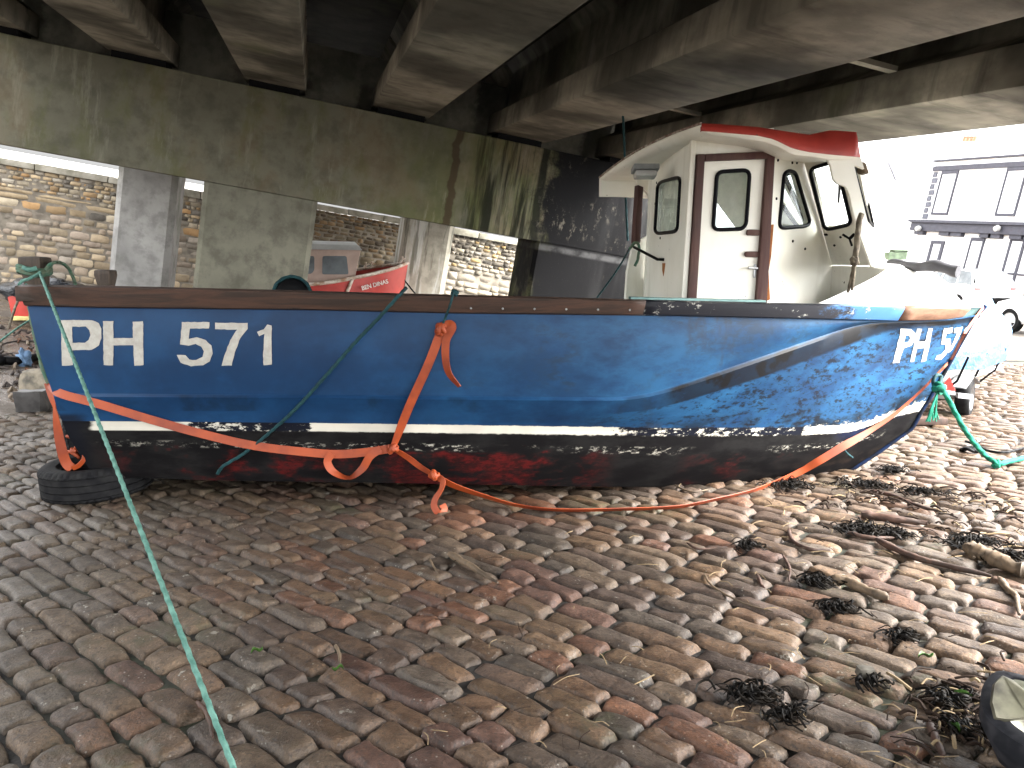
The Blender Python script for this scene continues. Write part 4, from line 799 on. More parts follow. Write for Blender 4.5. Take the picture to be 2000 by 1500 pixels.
rope('guy_rope', [P(1245,472,7.2), P(1232,482,7.5), P(1222,500,8), P(1200,535,8.3), P(1160,590,8.6)], .009, M_rope_dark, 'thin dark cord slanting away from the cabin bulwark before the black pier', 'cord')
rope('bulwark_rope', [P(1230,486,7.14), P(1240,474,7.1), P(1248,480,7.1), P(1246,505,7.1), P(1240,520,7.1)], .012, M_rope_moss, 'dark rope looped over the cabin bulwark at its left', 'rope')
wr = thing('wing_lashing', 'dirty pale rope hanging knotted down the front corner of the white wheelhouse', 'rope', P(1668,480,5.2))
rpart(wr, [P(1682,418,5.25), P(1677,440,5.22), P(1674,470,5.2), P(1671,500,5.2), P(1668,518,5.2)], .017, M_rope_tan, 'bight'); rpart(wr, [P(1668,512,5.2), P(1664,535,5.2), P(1656,572,5.2)], .009, M_rope_tan, 'leg'); rpart(wr, [P(1670,512,5.19), P(1668,535,5.19), P(1664,568,5.19)], .009, M_rope_tan, 'leg'); knot(P(1669,510,5.18), .022, M_rope_tan, wr)
rope('tan_rope', [P(40,575,y0 - .2), P(28,605,y0 - .35), P(14,648,y0 - .6), Bd(-6,694,.03)], .02, M_rope_tan, 'slack tan rope hanging from the black sheeting at the left edge', 'rope')
rope('pale_rope', [Bd(-12,682,.05), Bd(30,668,.2), Bd(70,652,.3)], .014, M_rope_teal, 'taut pale rope crossing the mud at the left edge', 'rope')
rpart(strap, [H(1642,872,.03), H(1650,880,.03), H(1660,888,.03)], .007, M_rope_dark, 'cord')
# a black fender hung inside the gunwale
fb = thing('boat_fender', 'round black fender with a teal rope edge showing above the blue boat rail', 'fender', P(570,560,5.9))
c = P(571, 578, 5.9); m = MB(); m.disc_ring(c, (.25, -1, .1), [(.03, .10), (.10, .11), (.125, .08), (.135, 0), (.125, -.08), (.10, -.11), (.03, -.10)], 28); link('tube', m.me('tube', 180), M_black, fb)
m = MB(); ax = Vector((.25, -1, .1)).normalized(); u = Vector((1, .25, 0)).normalized(); w = ax.cross(u); m.tube([c + ax*.09 + u*(.13*math.cos(a)) + w*(.13*math.sin(a)) for a in np.linspace(0, 6.28, 40)], .012, 7, False, 0, 3, .06); link('rope_edge', m.me('rope_edge', 180), M_rope_dark, fb)

# ------------------------------------------------------------------ tyres
def tyre(name, c, ax, R, w, label, group, tread=True):
    prof = []; hw = w/2
    prof += [(R*.62, -hw*.72), (R*.68, -hw*.92), (R*.80, -hw*1.0), (R*.92, -hw*.95), (R*.965, -hw*.86)]
    for g in (-.62, -.22, .22, .62): prof += [(R*.995, hw*(g-.17)), (R, hw*(g-.10)), (R, hw*(g-.035)), (R*.965, hw*(g-.03)), (R*.965, hw*(g+.03)), (R, hw*(g+.035)), (R, hw*(g+.10))]
    prof += [(R*.965, hw*.86), (R*.92, hw*.95), (R*.80, hw*1.0), (R*.68, hw*.92), (R*.62, hw*.72)]
    ax = Vector(ax).normalized(); u = ax.orthogonal().normalized(); v = ax.cross(u); c = Vector(c); seg = 144; rws = []
    for r, h in prof:
        row = []
        for j in range(seg):
            rr = r
            if abs(h) > hw*.66 and r > R*.9 and r < R*1.01 and j % 3 == 0: rr = r*.972
            a = 2*math.pi*j/seg; row.append(c + ax*h + u*rr*math.cos(a) + v*rr*math.sin(a))
        rws.append(row)
    m = MB(); m.grid(rws, True); m.grid([rws[-1], [p.lerp(c, .04) for p in rws[-1]], [p.lerp(c, .04) for p in rws[0]], rws[0]], True)
    return top(name, m.me(name, 30), M_tyre, label, 'tyre', group=group)
tyre('old_tyre', (-2.88, 5.55, .112), (-.05, -.05, 1), .355, .225, 'old black tyre lying flat under the stern of the blue boat', 'old tyres under the stern')
tyre('old_tyre', P(172, 872, 6.05), (1, .35, .25), .31, .18, 'old black tyre standing tilted behind the stern, above the flat tyre', 'old tyres under the stern')
m = MB()
for k in range(7):
    a = P(150 + random.uniform(-10, 14), 866 + random.uniform(-14, 26), 5.62); m.tube(cat([a, a + Vector((random.uniform(-.05, .05), .0, random.uniform(-.05, .05))), a + Vector((random.uniform(-.09, .09), .02, random.uniform(-.08, .06)))], 4), .012, 6)
top('strap_tangle', m.me('strap_tangle', 180), M_strap, 'crumpled orange strap end stuffed beside the stern tyre', 'strap')

# ------------------------------------------------------------------ things on the foredeck
g0, g1 = P(1733, 512, 6.15), P(1872, 527, 5.75); m = MB(); N_ = 16
m.tube([g0.lerp(g1, i/N_) + Vector((0, 0, .012*math.sin(i*.7))) for i in range(N_+1)], [.012 + .028*min(1, i/9) + .004*math.sin(i*1.3) for i in range(N_+1)], 14); top('rolled_mat', m.me('rolled_mat', 50), simple('grey_canvas', (.055, .055, .062), .7, .3, 10), 'grey rolled mat lying across the white foredeck', 'mat')
m = MB(); m.box((-.07, -.05, -.03), (.07, .05, .03), Matrix.Translation(P(1748, 500, 6.3))); m.box((-.03, -.05, .03), (.07, .04, .05), Matrix.Translation(P(1748, 500, 6.3))); top('gear_box', bevel(m.me('gear_box'), .008), simple('green_box', (.10, .14, .09), .6, .5, 20), 'small green and black box beside the wheelhouse on the foredeck', 'box')

# ------------------------------------------------------------------ red boat and pink cabin behind the bridge
IV = Wv
rb = thing('red_boat', 'red boat with a white gunwale and a pink cabin lying behind the bridge columns', 'boat', (.6, 13, BED), IW)
gn = [(560,560),(640,552),(690,543),(740,532),(775,522),(797,513)]; bn = [(560,640),(640,640),(672,635),(730,632),(765,620),(781,600)]
vn = [12.5, 12.5, 12.55, 12.7, 12.95, 13.25]; gf = [(585,540),(650,532),(700,526),(750,519),(780,515),(797,513)]; vf = [14.0, 14.0, 13.95, 13.8, 13.5, 13.26]
near = [cat([IV(x, y, v) for (x, y), v in zip(q, vn)], 5) for q in (gn, bn)]; far = cat([IV(x, y, v) for (x, y), v in zip(gf, vf)], 5)
M_boat_red = simple('faded_red_hull', (.42, .045, .035), .45, .25, 5); M_pink = simple('pink_cabin_paint', (.46, .345, .29), .7, .25, 3); M_gunw = simple('chipped_white_gunwale', (.6, .55, .48), .6, .5, 9, col2=(.3, .17, .1))
mid = [a.lerp(b, .5) + Vector((0, -.04, 0)) for a, b in zip(*near)]; lowf = [Vector((p.x, p.y - .05, b.z)) for p, b in zip(far, near[1])]
m = MB(); m.grid([near[0], mid, near[1]]); m.grid([far, lowf]); m.grid([near[1], lowf]); link('hull', m.me('hull', 40), M_boat_red, rb)
m = MB(); m.tube(near[0], .028, 8); link('gunwale', m.me('gunwale', 180), M_gunw, rb); m = MB(); m.tube(far, .024, 8); link('gunwale', m.me('gunwale', 180), M_gunw, rb)
m = MB(); m.grid([[p + Vector((0, .05, -.16)) for p in near[0]], [p + Vector((0, -.05, -.16)) for p in far]]); link('deck', m.me('deck'), simple('dark_boat_deck', (.05, .06, .055), .8, .5, 4), rb)
kn = IV(688, 546, 12.53); m = MB(); m.tube([kn, IV(684, 556, 12.5), IV(677, 574, 12.48)], .025, 8); link('rubbing_strip', m.me('rubbing_strip', 180), M_gunw, rb)
pc = IV(700, 487, 12.75)
def pk(px, py, v=12.75): return IV(px, py, v)
m = MB(); m.prism([pk(560,486), pk(705,488), pk(693,545), pk(688,585), pk(555,585)], (0, 1.05, 0)); cb = link('cabin', bevel(m.me('cabin'), .02), M_pink, rb)
m = MB(); a = [pk(566,474,12.68), pk(700,478,12.85), pk(708,488,12.66), pk(562,487,12.66)]; m.prism([pk(560,486,12.66), pk(708,489,12.66), pk(700,479,12.75), pk(562,475,12.75)], (0, 1.2, 0)); link('cabin_roof', bevel(m.me('cabin_roof'), .01), simple('cabin_roof_white', (.5, .5, .48), .6, .2, 4), rb)
M_dglass = simple('dull_window', (.17, .19, .20), .12, .5, 2.5)
for lp in ([(630,500),(677,500),(681,536),(629,536)], [(585,500),(614,500),(614,528),(608,535),(584,535)]):
    m = MB(); q = rloop(lp, 4, 3); m.prism([pk(x, y, 12.744) for x, y in q], (0, .02, 0)); link('window', m.me('window'), M_dglass, rb)
def text_mesh(body, size, a, b, upv, mt, par, name, ext=.004):
    cu = bpy.data.curves.new('lettering', 'FONT'); cu.body = body; cu.size = size; cu.extrude = ext; cu.offset = .003; ob = bpy.data.objects.new('lettering', cu); COL.objects.link(ob)
    me = bpy.data.meshes.new_from_object(ob.evaluated_get(bpy.context.evaluated_depsgraph_get())); bpy.data.objects.remove(ob); bpy.data.curves.remove(cu)
    xs = [v.co.x for v in me.vertices]; s = (b-a).length/(max(xs)-min(xs)); ex = (b-a).normalized(); ez = (upv - ex*upv.dot(ex)).normalized(); ey = ez.cross(ex)
    M = Matrix((( ex.x, ez.x, -ey.x, a.x), (ex.y, ez.y, -ey.y, a.y), (ex.z, ez.z, -ey.z, a.z), (0, 0, 0, 1))) @ Matrix.Diagonal((s, s, 1, 1)); me.transform(M); me.name = name; return link(name, me, mt, par)
text_mesh('BEN DINAS', .2, IV(707,567,12.52), IV(758,553,12.68), IV(757,530,12.68) - IV(758,553,12.68), simple('name_white', (.7, .66, .6), .6, .3, 30), rb, 'boat_name')
for px, py in ((715,518),(727,517),(786,507)):
    c = IV(px, py, 13.6 if px < 780 else 13.3); m = MB(); m.tube([c - Vector((.03, 0, .05)), c, c + Vector((-.01, 0, .05))], .018, 6); m.tube([c, c + Vector((.05, 0, .03))], .014, 6); link('cleat', m.me('cleat', 60), M_gunw, rb)
rope('moor_line', [IV(788,545,13.2), IV(800,560,13.3), IV(812,575,13.4)], .012, M_black, 'dark mooring line running down from the bow of the red boat', 'rope', frame=IW)

# ------------------------------------------------------------------ left edge: red punt, black sheeting, blocks, flotsam
pt = thing('red_punt', 'small red punt with a yellow rubbing band beyond the stern of the blue boat', 'boat', Bd(80, 640))
m = MB(); m.prism([P(13,578,y0), P(150,575,y0), P(140,622,y0), P(22,618,y0)], (.3, 1.2, 0)); link('hull', bevel(m.me('hull'), .03), simple('punt_red', (.5, .06, .045), .5, .25, 4), pt)
m = MB(); m.prism([P(20,617,y0-.02), P(140,620,y0-.02), P(138,626,y0-.02), P(23,626,y0-.02)], (.3, 1.26, 0)); link('rubbing_band', bevel(m.me('rubbing_band'), .01), simple('band_yellow', (.6, .5, .2), .6, .3, 9), pt)
m = MB(); m.prism([P(24,626,y0+.03), P(138,626,y0+.03), P(132,640,y0+.03), P(30,640,y0+.03)], (.3, 1.1, 0)); link('bottom', m.me('bottom'), simple('weedy_bottom', (.10, .075, .05), .8, .5, 9), pt)
bm = bmesh.new(); bmesh.ops.create_icosphere(bm, subdivisions=4, radius=1)
cc = P(78, 566, y0 + .45)
for v in bm.verts:
    n_ = v.co.normalized(); f = 1 + .16*math.sin(5*n_.x + 3*n_.y)*math.cos(6*n_.z + 2*n_.x) + .10*math.sin(13*n_.x + 7*n_.z) + .05*math.sin(29*n_.y + 17*n_.x)
    v.co = cc + Vector((n_.x*.58*f, n_.y*.65*f, n_.z*.21*f))
me = bpy.data.meshes.new('sheet'); bm.to_mesh(me); bm.free(); me.shade_smooth(); M_bag = NT('black_sheeting'); M_bag.bump(M_bag.noise(9, 4, .6), 1.0, .05); M_bag = M_bag.out((.018, .02, .024), .22)
top('plastic_sheet', me, M_bag, 'crumpled shiny black plastic sheeting draped over the red punt', 'sheeting')
def rock(name, c, s, mt, label, ct, group=None, seed=0, sub=3):
    r = random.Random(seed); bm = bmesh.new(); bmesh.ops.create_cube(bm, size=1); bmesh.ops.subdivide_edges(bm, edges=bm.edges[:], cuts=5, use_grid_fill=True)
    for v in bm.verts:
        n_ = v.co.normalized(); v.co = v.co.lerp(n_*.62, .28); f = 1 + .07*math.sin(7*v.co.x + seed) + .06*math.sin(9*v.co.y + 5*v.co.z + seed*2) + r.uniform(-.025, .025); v.co = Vector((v.co.x*s[0], v.co.y*s[1], v.co.z*s[2]))*f + Vector(c)
    me = bpy.data.meshes.new(name); bm.to_mesh(me); bm.free(); me.shade_smooth(); me.set_sharp_from_angle(angle=math.radians(50)); return top(name, me, mt, label, ct, group=group)
M_blk = simple('lichened_block', (.26, .225, .17), .85, .6, 7, bump=.4, col2=(.07, .065, .055)); M_dstone = simple('dark_wet_stone', (.05, .047, .045), .35, .5, 8, bump=.4)
rock('stone_block', P(83, 752, 9.5), (.40, .28, .34), M_blk, 'pale blotched stone block standing on the mud left of the stern', 'stone', seed=3)
rock('stone_block', P(64, 783, 8.95), (.28, .22, .23), M_dstone, 'dark wet stone lying in front of the pale blotched block', 'stone', seed=5)
m = MB(); m.tube(cat([Bd(-30,722,.07), Bd(0,714,.07), Bd(30,715,.07), Bd(60,710,.07), Bd(85,702,.07)], 6), [.085]*7 + [.06]*18, 10); top('black_pipe', m.me('black_pipe', 180), M_black, 'black hose lying along the mud at the left edge', 'hose')
bm = bmesh.new(); bmesh.ops.create_icosphere(bm, subdivisions=3, radius=1); cc = Bd(57, 712, .10) - Vector((0, .12, 0))
for v in bm.verts:
    n_ = v.co.normalized(); f = 1 + .3*math.sin(6*n_.x + 4*n_.z) + .15*math.sin(15*n_.y + 9*n_.x); v.co = cc + Vector((n_.x*.08*f, n_.y*.09*f, n_.z*.12*f))
me = bpy.data.meshes.new('rag'); bm.to_mesh(me); bm.free(); me.shade_smooth(); top('blue_rag', me, simple('faded_blue_cloth', (.12, .2, .32), .8, .4, 12), 'faded blue rag lying on the black hose', 'rag')
m = MB()
for k in range(420):                                                   # wrack and rubbish on the mud, one uncountable litter
    x, y = random.uniform(-9, -4.3), random.uniform(9.3, 13.2); c = P(0, 0, 1)*0 + Vector((x, y, 0)); w_ = SL @ c; z = max(w_.z, BED); w_.z = z + .01; c = SL.inverted() @ w_; a = random.uniform(0, 6.28); L = random.uniform(.04, .22)
    m.tube([c, c + Vector((L*.5*math.cos(a), L*.5*math.sin(a), random.uniform(0, .06))), c + Vector((L*math.cos(a+.5), L*math.sin(a+.5), random.uniform(-.01, .05)))], random.uniform(.008, .028), 5, True, random.choice([0, 0, 0, 1, 2]))
me = m.me('wrack', 60); wo_ = struct('mud_litter', me, [simple('wrack_dark', (.05, .04, .035), .8, .5, 9), simple('wrack_pale', (.25, .2, .15), .8, .5, 9), simple('wrack_orange', (.14, .06, .03), .8, .5, 9)], SL, 'stuff')
# ================================================================== DEBRIS ON THE SETTS
def stick(name, pts, r, mt, label, group='driftwood on the slipway', ct='driftwood', taper=.6, rough=.25, z=None):
    zz = (z if z is not None else r*.8); q = cat([G(x, y, zz + (d if len(p) > 2 else 0)) for p in pts for x, y, d in [(p + (0,))[:3]]], 7); n = len(q); ph_ = random.uniform(0, 6); rr = [r*(1 + rough*.35*math.sin(i*.8 + ph_) + rough*.2*math.sin(i*2.3 + ph_) + random.uniform(-rough, rough)*.12)*(1 - (1-taper)*i/n)*min(1, .55 + i*.25, .55 + (n-1-i)*.25) for i in range(n)]
    m = MB(); m.tube([p + Vector((random.uniform(-1, 1), random.uniform(-1, 1), 0))*r*.2 for p in q], rr, 11)
    if r > .025:
        for v in m.v: v += Vector((random.uniform(-1, 1), random.uniform(-1, 1), random.uniform(-1, 1)))*r*.13
    return top(name, m.me(name, 50), mt, label, ct, group=group)
stick('driftwood_stick', [(1713,1054),(1770,1082),(1830,1100),(1937,1125)], .020, M_drift, 'longest reddish stick, running from the weed towards the big log')
stick('driftwood_log', [(1624,1128),(1660,1138),(1700,1156),(1738,1168)], .025, M_drift_pale, 'short thick pale log lying alone below the weed line', taper=.8, rough=.3)
lg = stick('driftwood_log', [(1886,1068),(1930,1085),(1970,1105),(2020,1118)], .040, M_drift_pale, 'biggest log, broken and weed covered at the right edge', taper=.9, rough=.35)
stick('driftwood_stick', [(1903,1050),(1898,1068),(1903,1090)], .018, M_drift_pale, 'pale stub standing up at the end of the biggest log')
stick('driftwood_stick', [(1540,1034),(1548,1056),(1580,1072),(1622,1075)], .014, M_drift, 'hooked thin brown stick left of the main weed clump')
stick('driftwood_plank', [(878,1082),(915,1103),(972,1138)], .022, M_drift_pale, 'pointed pale splinter on the dark cobbles below the boat middle', taper=.4)
stick('driftwood_stick', [(1952,1128),(1968,1150),(1985,1165),(1990,1200)], .016, M_drift_pale, 'crooked pale stick beside the right edge under the log')
stick('driftwood_stick', [(1682,1004),(1730,1012),(1812,1022)], .030, M_drift, 'thick dark stick above the main weed clump', rough=.5)
stick('driftwood_stick', [(1700,958),(1745,968),(1800,990),(1850,1000)], .014, M_drift, 'thin stick lying right of the stem foot')
stick('driftwood_stick', [(1655,1040),(1700,1050),(1760,1050)], .015, M_drift, 'dark stick buried in the main weed clump')
stick('driftwood_stick', [(1530,1085),(1542,1110),(1541,1135)], .009, M_drift, 'small dark upright twig below the hooked stick')
stick('driftwood_stick', [(1375,1120),(1392,1145),(1445,1175),(1510,1195)], .006, M_drift_pale, 'long curved straw on the red cobbles')
stick('driftwood_stick', [(1480,1123),(1487,1142),(1494,1148)], .010, M_drift, 'little stub twig left of the short thick log')
stick('driftwood_stick', [(1815,1410),(1826,1440),(1842,1478)], .016, M_drift, 'grey brown stick left of the pale tub')
stick('driftwood_stick', [(1342,1060),(1365,1072),(1420,1068)], .008, M_drift, 'thin dark twig under the orange strap')
stick('driftwood_stick', [(1869,1433),(1900,1434),(1925,1432)], .006, M_drift_pale, 'straight pale reed beside the tub')
stick('driftwood_stick', [(1925,1475),(1932,1460),(1940,1444)], .007, M_drift_pale, 'short pale reed standing below the tub')
stick('driftwood_stick', [(655,1260),(662,1275),(664,1300)], .008, M_drift_pale, 'small forked pale twig on the setts below the boat')
stick('driftwood_stick', [(385,1372),(405,1395),(415,1440)], .010, M_drift, 'dark twig crossed by the thick teal rope')
stick('driftwood_stick', [(838,1090),(848,1108),(856,1122)], .006, M_drift_pale, 'thin pale twig beside the pointed splinter')
stick('driftwood_stick', [(1310,945),(1350,960),(1390,955)], .007, M_drift_pale, 'pale twig tucked under the hull near the strap')
M_weed = simple('black_bladder_weed', (.003, .0028, .0028), .6, .5, 20, col2=(.009, .0065, .004))
def weed(px, py, s, n, label, mt=None):
    c = G(px, py, 0); m = MB()
    for k in range(int(n*1.7)):
        a, d = random.uniform(0, 6.28), abs(random.gauss(0, 1))*s*.45; p = c + Vector((d*math.cos(a)*1.35, d*math.sin(a)*.8, .008 + random.uniform(0, .022)*math.exp(-d/s))); b = random.uniform(0, 6.28); L = random.uniform(.02, .085)
        q = cat([p, p + Vector((L*.4*math.cos(b), L*.4*math.sin(b), random.uniform(-.01, .025))), p + Vector((L*.8*math.cos(b+.5), L*.8*math.sin(b+.5), random.uniform(-.01, .02))), p + Vector((L*math.cos(b+1), L*math.sin(b+1), -.004))], 3); ribbon(m, q, random.uniform(.003, .009), random.uniform(0, 3), .003)
    return top('seaweed_clump', m.me('seaweed_clump', 60), mt or M_weed, label, 'seaweed', group='black seaweed clumps on the slipway')
for px, py, s, n, lb in ((1545,950,.22,120,'seaweed pressed under the curve of the orange strap by the bow'), (1690,950,.26,130,'seaweed spread right of the stem foot'), (1745,922,.22,80,'seaweed farthest up the slip near the green rope'), (1800,965,.22,70,'sparse seaweed right of the thin stick'),
    (1690,1038,.24,170,'main black seaweed clump above the longest stick'), (1750,1048,.14,80,'seaweed just right of the main clump'), (1900,1062,.22,140,'seaweed heaped round the biggest log'), (1965,1092,.2,90,'seaweed at the right edge past the biggest log'), (1595,1140,.10,90,'seaweed beside the short thick pale log'), (1640,1192,.10,80,'round seaweed tuft below the short pale log'),
    (1462,1070,.10,50,'small seaweed tuft left of the hooked stick'), (1470,1362,.12,80,'seaweed clump on the near cobbles left of a dark gap'), (1535,1402,.10,45,'seaweed in the nearest dark gap between cobbles'), (1860,1375,.13,70,'seaweed and straw left of the pale tub'), (1880,1425,.12,55,'seaweed under the rim of the pale tub'), (1760,1248,.07,40,'small seaweed tuft in the middle of the tan cobbles'), (1705,1340,.07,30,'thin seaweed strip beside a grey stone')):
    weed(px, py, s*.72, int(n*.8), lb)
m = MB(); M_straw = [simple('straw', (.22, .16, .09), .8, .4, 20), simple('dark_twig', (.022, .014, .010), .8, .4, 20)]
for k in range(190):                                                    # straw and chaff strewn over the setts
    t_ = random.random(); x = random.gauss(1640, 170) if t_ < .75 else random.uniform(800, 2000); y = random.uniform(930, 1500) if t_ > .3 else random.gauss(1060, 60)
    if y < 925 or y > 1520 or x > 2050: continue
    c = G(x, y, .012); a = random.uniform(0, 6.28); L = random.uniform(.02, .13); b_ = random.uniform(-.35, .35); m.tube(cat([c, c + Vector((L*.5*math.cos(a), L*.5*math.sin(a), .006)), c + Vector((L*math.cos(a+b_), L*math.sin(a+b_), 0))], 3), random.uniform(.0008, .0024), 4, True, random.choice([0, 0, 1]))
for k in range(420):                                                    # dark bark and weed scraps along the wrack line
    f = random.random(); x = 1500 + 520*f + random.gauss(0, 30); y = 940 + 130*f**1.5 + random.gauss(0, 22) if k % 2 else random.gauss(935 + 30*f, 14) + 25*f
    if k % 3 == 0: x, y = random.gauss(1880, 60), random.gauss(1400, 45)
    if y < 922 or y > 1510 or x > 2040 or (y < 960 and x < 1640): continue
    c = G(x, y, .012); a = random.uniform(0, 6.28); L = random.uniform(.02, .14); b_ = random.uniform(-.3, .3); m.tube(cat([c, c + Vector((L*.5*math.cos(a), L*.5*math.sin(a), .012)), c + Vector((L*math.cos(a+b_), L*math.sin(a+b_), 0))], 3), random.uniform(.0015, .007), 5, True, random.choice([1, 1, 1, 1, 0]))
struct('straw_litter', m.me('straw_litter', 60), M_straw, SL, 'stuff')
M_leaf = simple('green_leaf', (.04, .10, .015), .5, .3, 20)
for px, py, s, lb in ((1868,1358,.035,'bright green leaf left of the pale tub'), (1860,1418,.03,'darker green leaf below the bright one'), (1808,1282,.03,'green leaf on the tan cobbles'), (502,1272,.022,'tiny green sprig on the left cobbles'), (660,1307,.016,'tiny green leaf by the forked twig')):
    c = G(px, py, .02); m = MB(); a = random.uniform(0, 3); m.grid([[c + Vector((s*(i-3)/2.2*math.cos(a) - w*s*.4*math.sin(math.pi*i/6)*math.sin(a), s*(i-3)/2.2*math.sin(a) + w*s*.4*math.sin(math.pi*i/6)*math.cos(a), .012*abs(w) + .01*math.sin(i))) for w in (-1, 0, 1)] for i in range(7)]); top('green_leaf', m.me('green_leaf', 180), M_leaf, lb, 'leaf', group='green leaves on the slipway')
rock('grey_pebble', G(1690, 1312, .035), (.06, .045, .035), simple('grey_stone', (.075, .068, .055), .8, .4, 14, bump=.4), 'round grey stone lying loose on the tan cobbles', 'stone', seed=9)
# pale tub with a dark rim, bottom right corner
tb = thing('plastic_tub', 'pale stained plastic tub with a thick dark grey rim in the lower right corner', 'tub', G(2010, 1460, 0))
rim = cat([G(2120, 1345, .22), G(2010, 1322, .22), G(1950, 1312, .21), G(1922, 1342, .19), G(1921, 1380, .17), G(1940, 1412, .15), G(1975, 1440, .14), G(2020, 1466, .14), G(2110, 1510, .14)], 8)
cen = G(2060, 1410, .16); inw = [((cen - p)*Vector((1, 1, 0))).normalized() for p in rim]
m = MB(); m.grid([[p + i_*.055 for p, i_ in zip(rim, inw)], [p + i_*.05 + Vector((0, 0, .006)) for p, i_ in zip(rim, inw)], [p + i_*.012 + Vector((0, 0, .006)) for p, i_ in zip(rim, inw)], [p - i_*.004 for p, i_ in zip(rim, inw)], [p - i_*.006 + Vector((0, 0, -.05)) for p, i_ in zip(rim, inw)], [p + i_*.02 + Vector((0, 0, -.10)) for p, i_ in zip(rim, inw)], [Vector((p.x + i_.x*.05, p.y + i_.y*.05, .004)) for p, i_ in zip(rim, inw)]])
link('rim', m.me('rim', 50), simple('dark_rim_rubber', (.014, .015, .018), .6, .4, 16, col2=(.035, .035, .04)), tb)
m = MB(); m.grid([[p + i_*.055 for p, i_ in zip(rim, inw)], [p + i_*.075 + Vector((0, 0, -.05)) for p, i_ in zip(rim, inw)], [p.lerp(cen, .6) + Vector((0, 0, -.08)) for p in rim], [cen + Vector((0, 0, -.09))]*len(rim)][:4]); link('inner_shell', m.me('inner_shell', 60), simple('pale_plastic', (.3, .3, .24), .5, .2, 8), tb)
fl = [G(1946,1402,.19), G(1938,1370,.215), G(1942,1335,.235), G(1958,1318,.245), G(1980,1328,.24), G(2008,1352,.235), G(2080,1380,.23), G(2080,1425,.2), G(2010,1402,.19), G(1970,1404,.185)]
m = MB(); m.prism(fl, (0.004, .02, -.018)); link('flap', bevel(m.me('flap'), .006), simple('stained_plastic', (.14, .135, .095), .6, .75, 7, col2=(.025, .022, .018)), tb)

# ================================================================== RIGHT SIDE: trailer, cars, street
tr = thing('boat_trailer', 'galvanised boat trailer with one visible black wheel under the covered dinghy', 'trailer', (4.5, 8.6, 0))
HD = Vector((.70, .71, 0)).normalized(); SD = Vector((HD.y, -HD.x, 0)); o0 = Vector((4.10, 8.35, 0))
def T_(f, s, z): return o0 + HD*f + SD*s + Vector((0, 0, z))
def wheel(par, c, ax, R, w, rimc, spokes=0):
    m = MB(); c = Vector(c); ax = Vector(ax).normalized(); m.disc_ring(c, ax, [(R*.62, -w/2), (R*.9, -w/2), (R*.98, -w*.38), (R, -w*.2), (R, w*.2), (R*.98, w*.38), (R*.9, w/2), (R*.62, w/2), (R*.62, -w/2)], 36); wh = link('wheel', m.me('wheel', 40), M_tyre, par)
    m = MB(); m.disc_ring(c, ax, [(R*.62, w/2), (R*.60, w/2 - .01), (R*.55, w/2 - .05)] + ([(R*.1, w/2 - .05), (0.001, w/2 - .05)] if not spokes else [(R*.54, w/2 - .09), (.001, w/2 - .09)]), 36)
    link('rim', m.me('rim', 40), rimc if not spokes else M_black, wh)
    if spokes:
        u = ax.orthogonal().normalized(); v = ax.cross(u); m = MB()
        m.disc_ring(c, ax, [(R*.63, w/2 - .01), (R*.62, w/2 + .004), (R*.55, w/2 - .01), (R*.53, w/2 - .05)], 36); m.disc_ring(c, ax, [(R*.16, w/2 - .06), (R*.15, w/2 - .02), (.001, w/2 - .015)], 20)
        for k in range(spokes):
            a = 2*math.pi*k/spokes; d = u*math.cos(a) + v*math.sin(a); e = ax.cross(d); m.prism([c + ax*(w/2 - .05) + d*R*r_ + e*s_ for r_, s_ in ((.1, -.045), (.56, -.03), (.56, .03), (.1, .045))], ax*.035)
        link('spokes', m.me('spokes', 40), rimc, wh)
    return wh
M_galv = simple('galvanised_steel', (.40, .41, .42), .45, .3, 9, .6)
wheel(tr, P(1884,776,8.75), (.80, -.6, 0), .215, .14, M_steel); wheel(tr, P(1884,776,8.75) - SD*1.25, (-.8, .6, 0), .215, .14, M_steel)
wc = P(1884,776,8.75)
m = MB(); m.tube([wc, wc - SD*1.25], .03, 8); link('axle', m.me('axle'), M_galv, tr)
m = MB(); q = [wc + Vector((0, 0, .24)) + HD*f + Vector((0, 0, -.10*abs(f)/.25 * (abs(f) > .12))) for f in (-.26, -.13, 0, .13, .26)]; m.grid([[p - SD*.10 for p in q], [p + SD*.08 for p in q]]); m.grid([[p - SD*.10 - Vector((0, 0, .012)) for p in q][::-1], [p + SD*.08 - Vector((0, 0, .012)) for p in q][::-1]]); link('mudguard', m.me('mudguard', 60), M_galv, tr)
for s in (-.25, -.9):
    m = MB(); m.tube([wc + SD*s - HD*.75 + Vector((0, 0, .10)), wc + SD*s + HD*2.4 + Vector((0, 0, .12))], .03, 6); link('frame_rail', m.me('frame_rail'), M_galv, tr)
m = MB(); a = wc - HD*.72 + Vector((0, 0, .10)); m.prism([a + SD*.05 + Vector((0, 0, -.04)), a - SD*1.3 + Vector((0, 0, -.04)), a - SD*1.3 + Vector((0, 0, .05)), a + SD*.05 + Vector((0, 0, .05))], HD*.02); link('light_board', m.me('light_board'), M_galv, tr)
m = MB(); t3 = [P(1836,760,7.95), P(1866,763,7.95), P(1855,737,7.95)]; m.prism(t3, (0, .012, 0)); rf = link('reflector', m.me('reflector'), simple('reflector_red', (.6, .02, .015), .3, .2, 60), tr)
m = MB(); m.prism([P(1822,758,7.97), P(1866,765,7.97), P(1866,772,7.97), P(1822,766,7.97)], (0, .03, 0)); link('light_board', m.me('light_board'), M_galv, tr)
m = MB(); a, b = P(1872,768,8.4), P(1900,771,8.4); m.prism([a, b, b - Vector((0, 0, .05)), a - Vector((0, 0, .05))], (0, .05, 0)); link('wheel_bracket', m.me('wheel_bracket'), M_galv, tr)
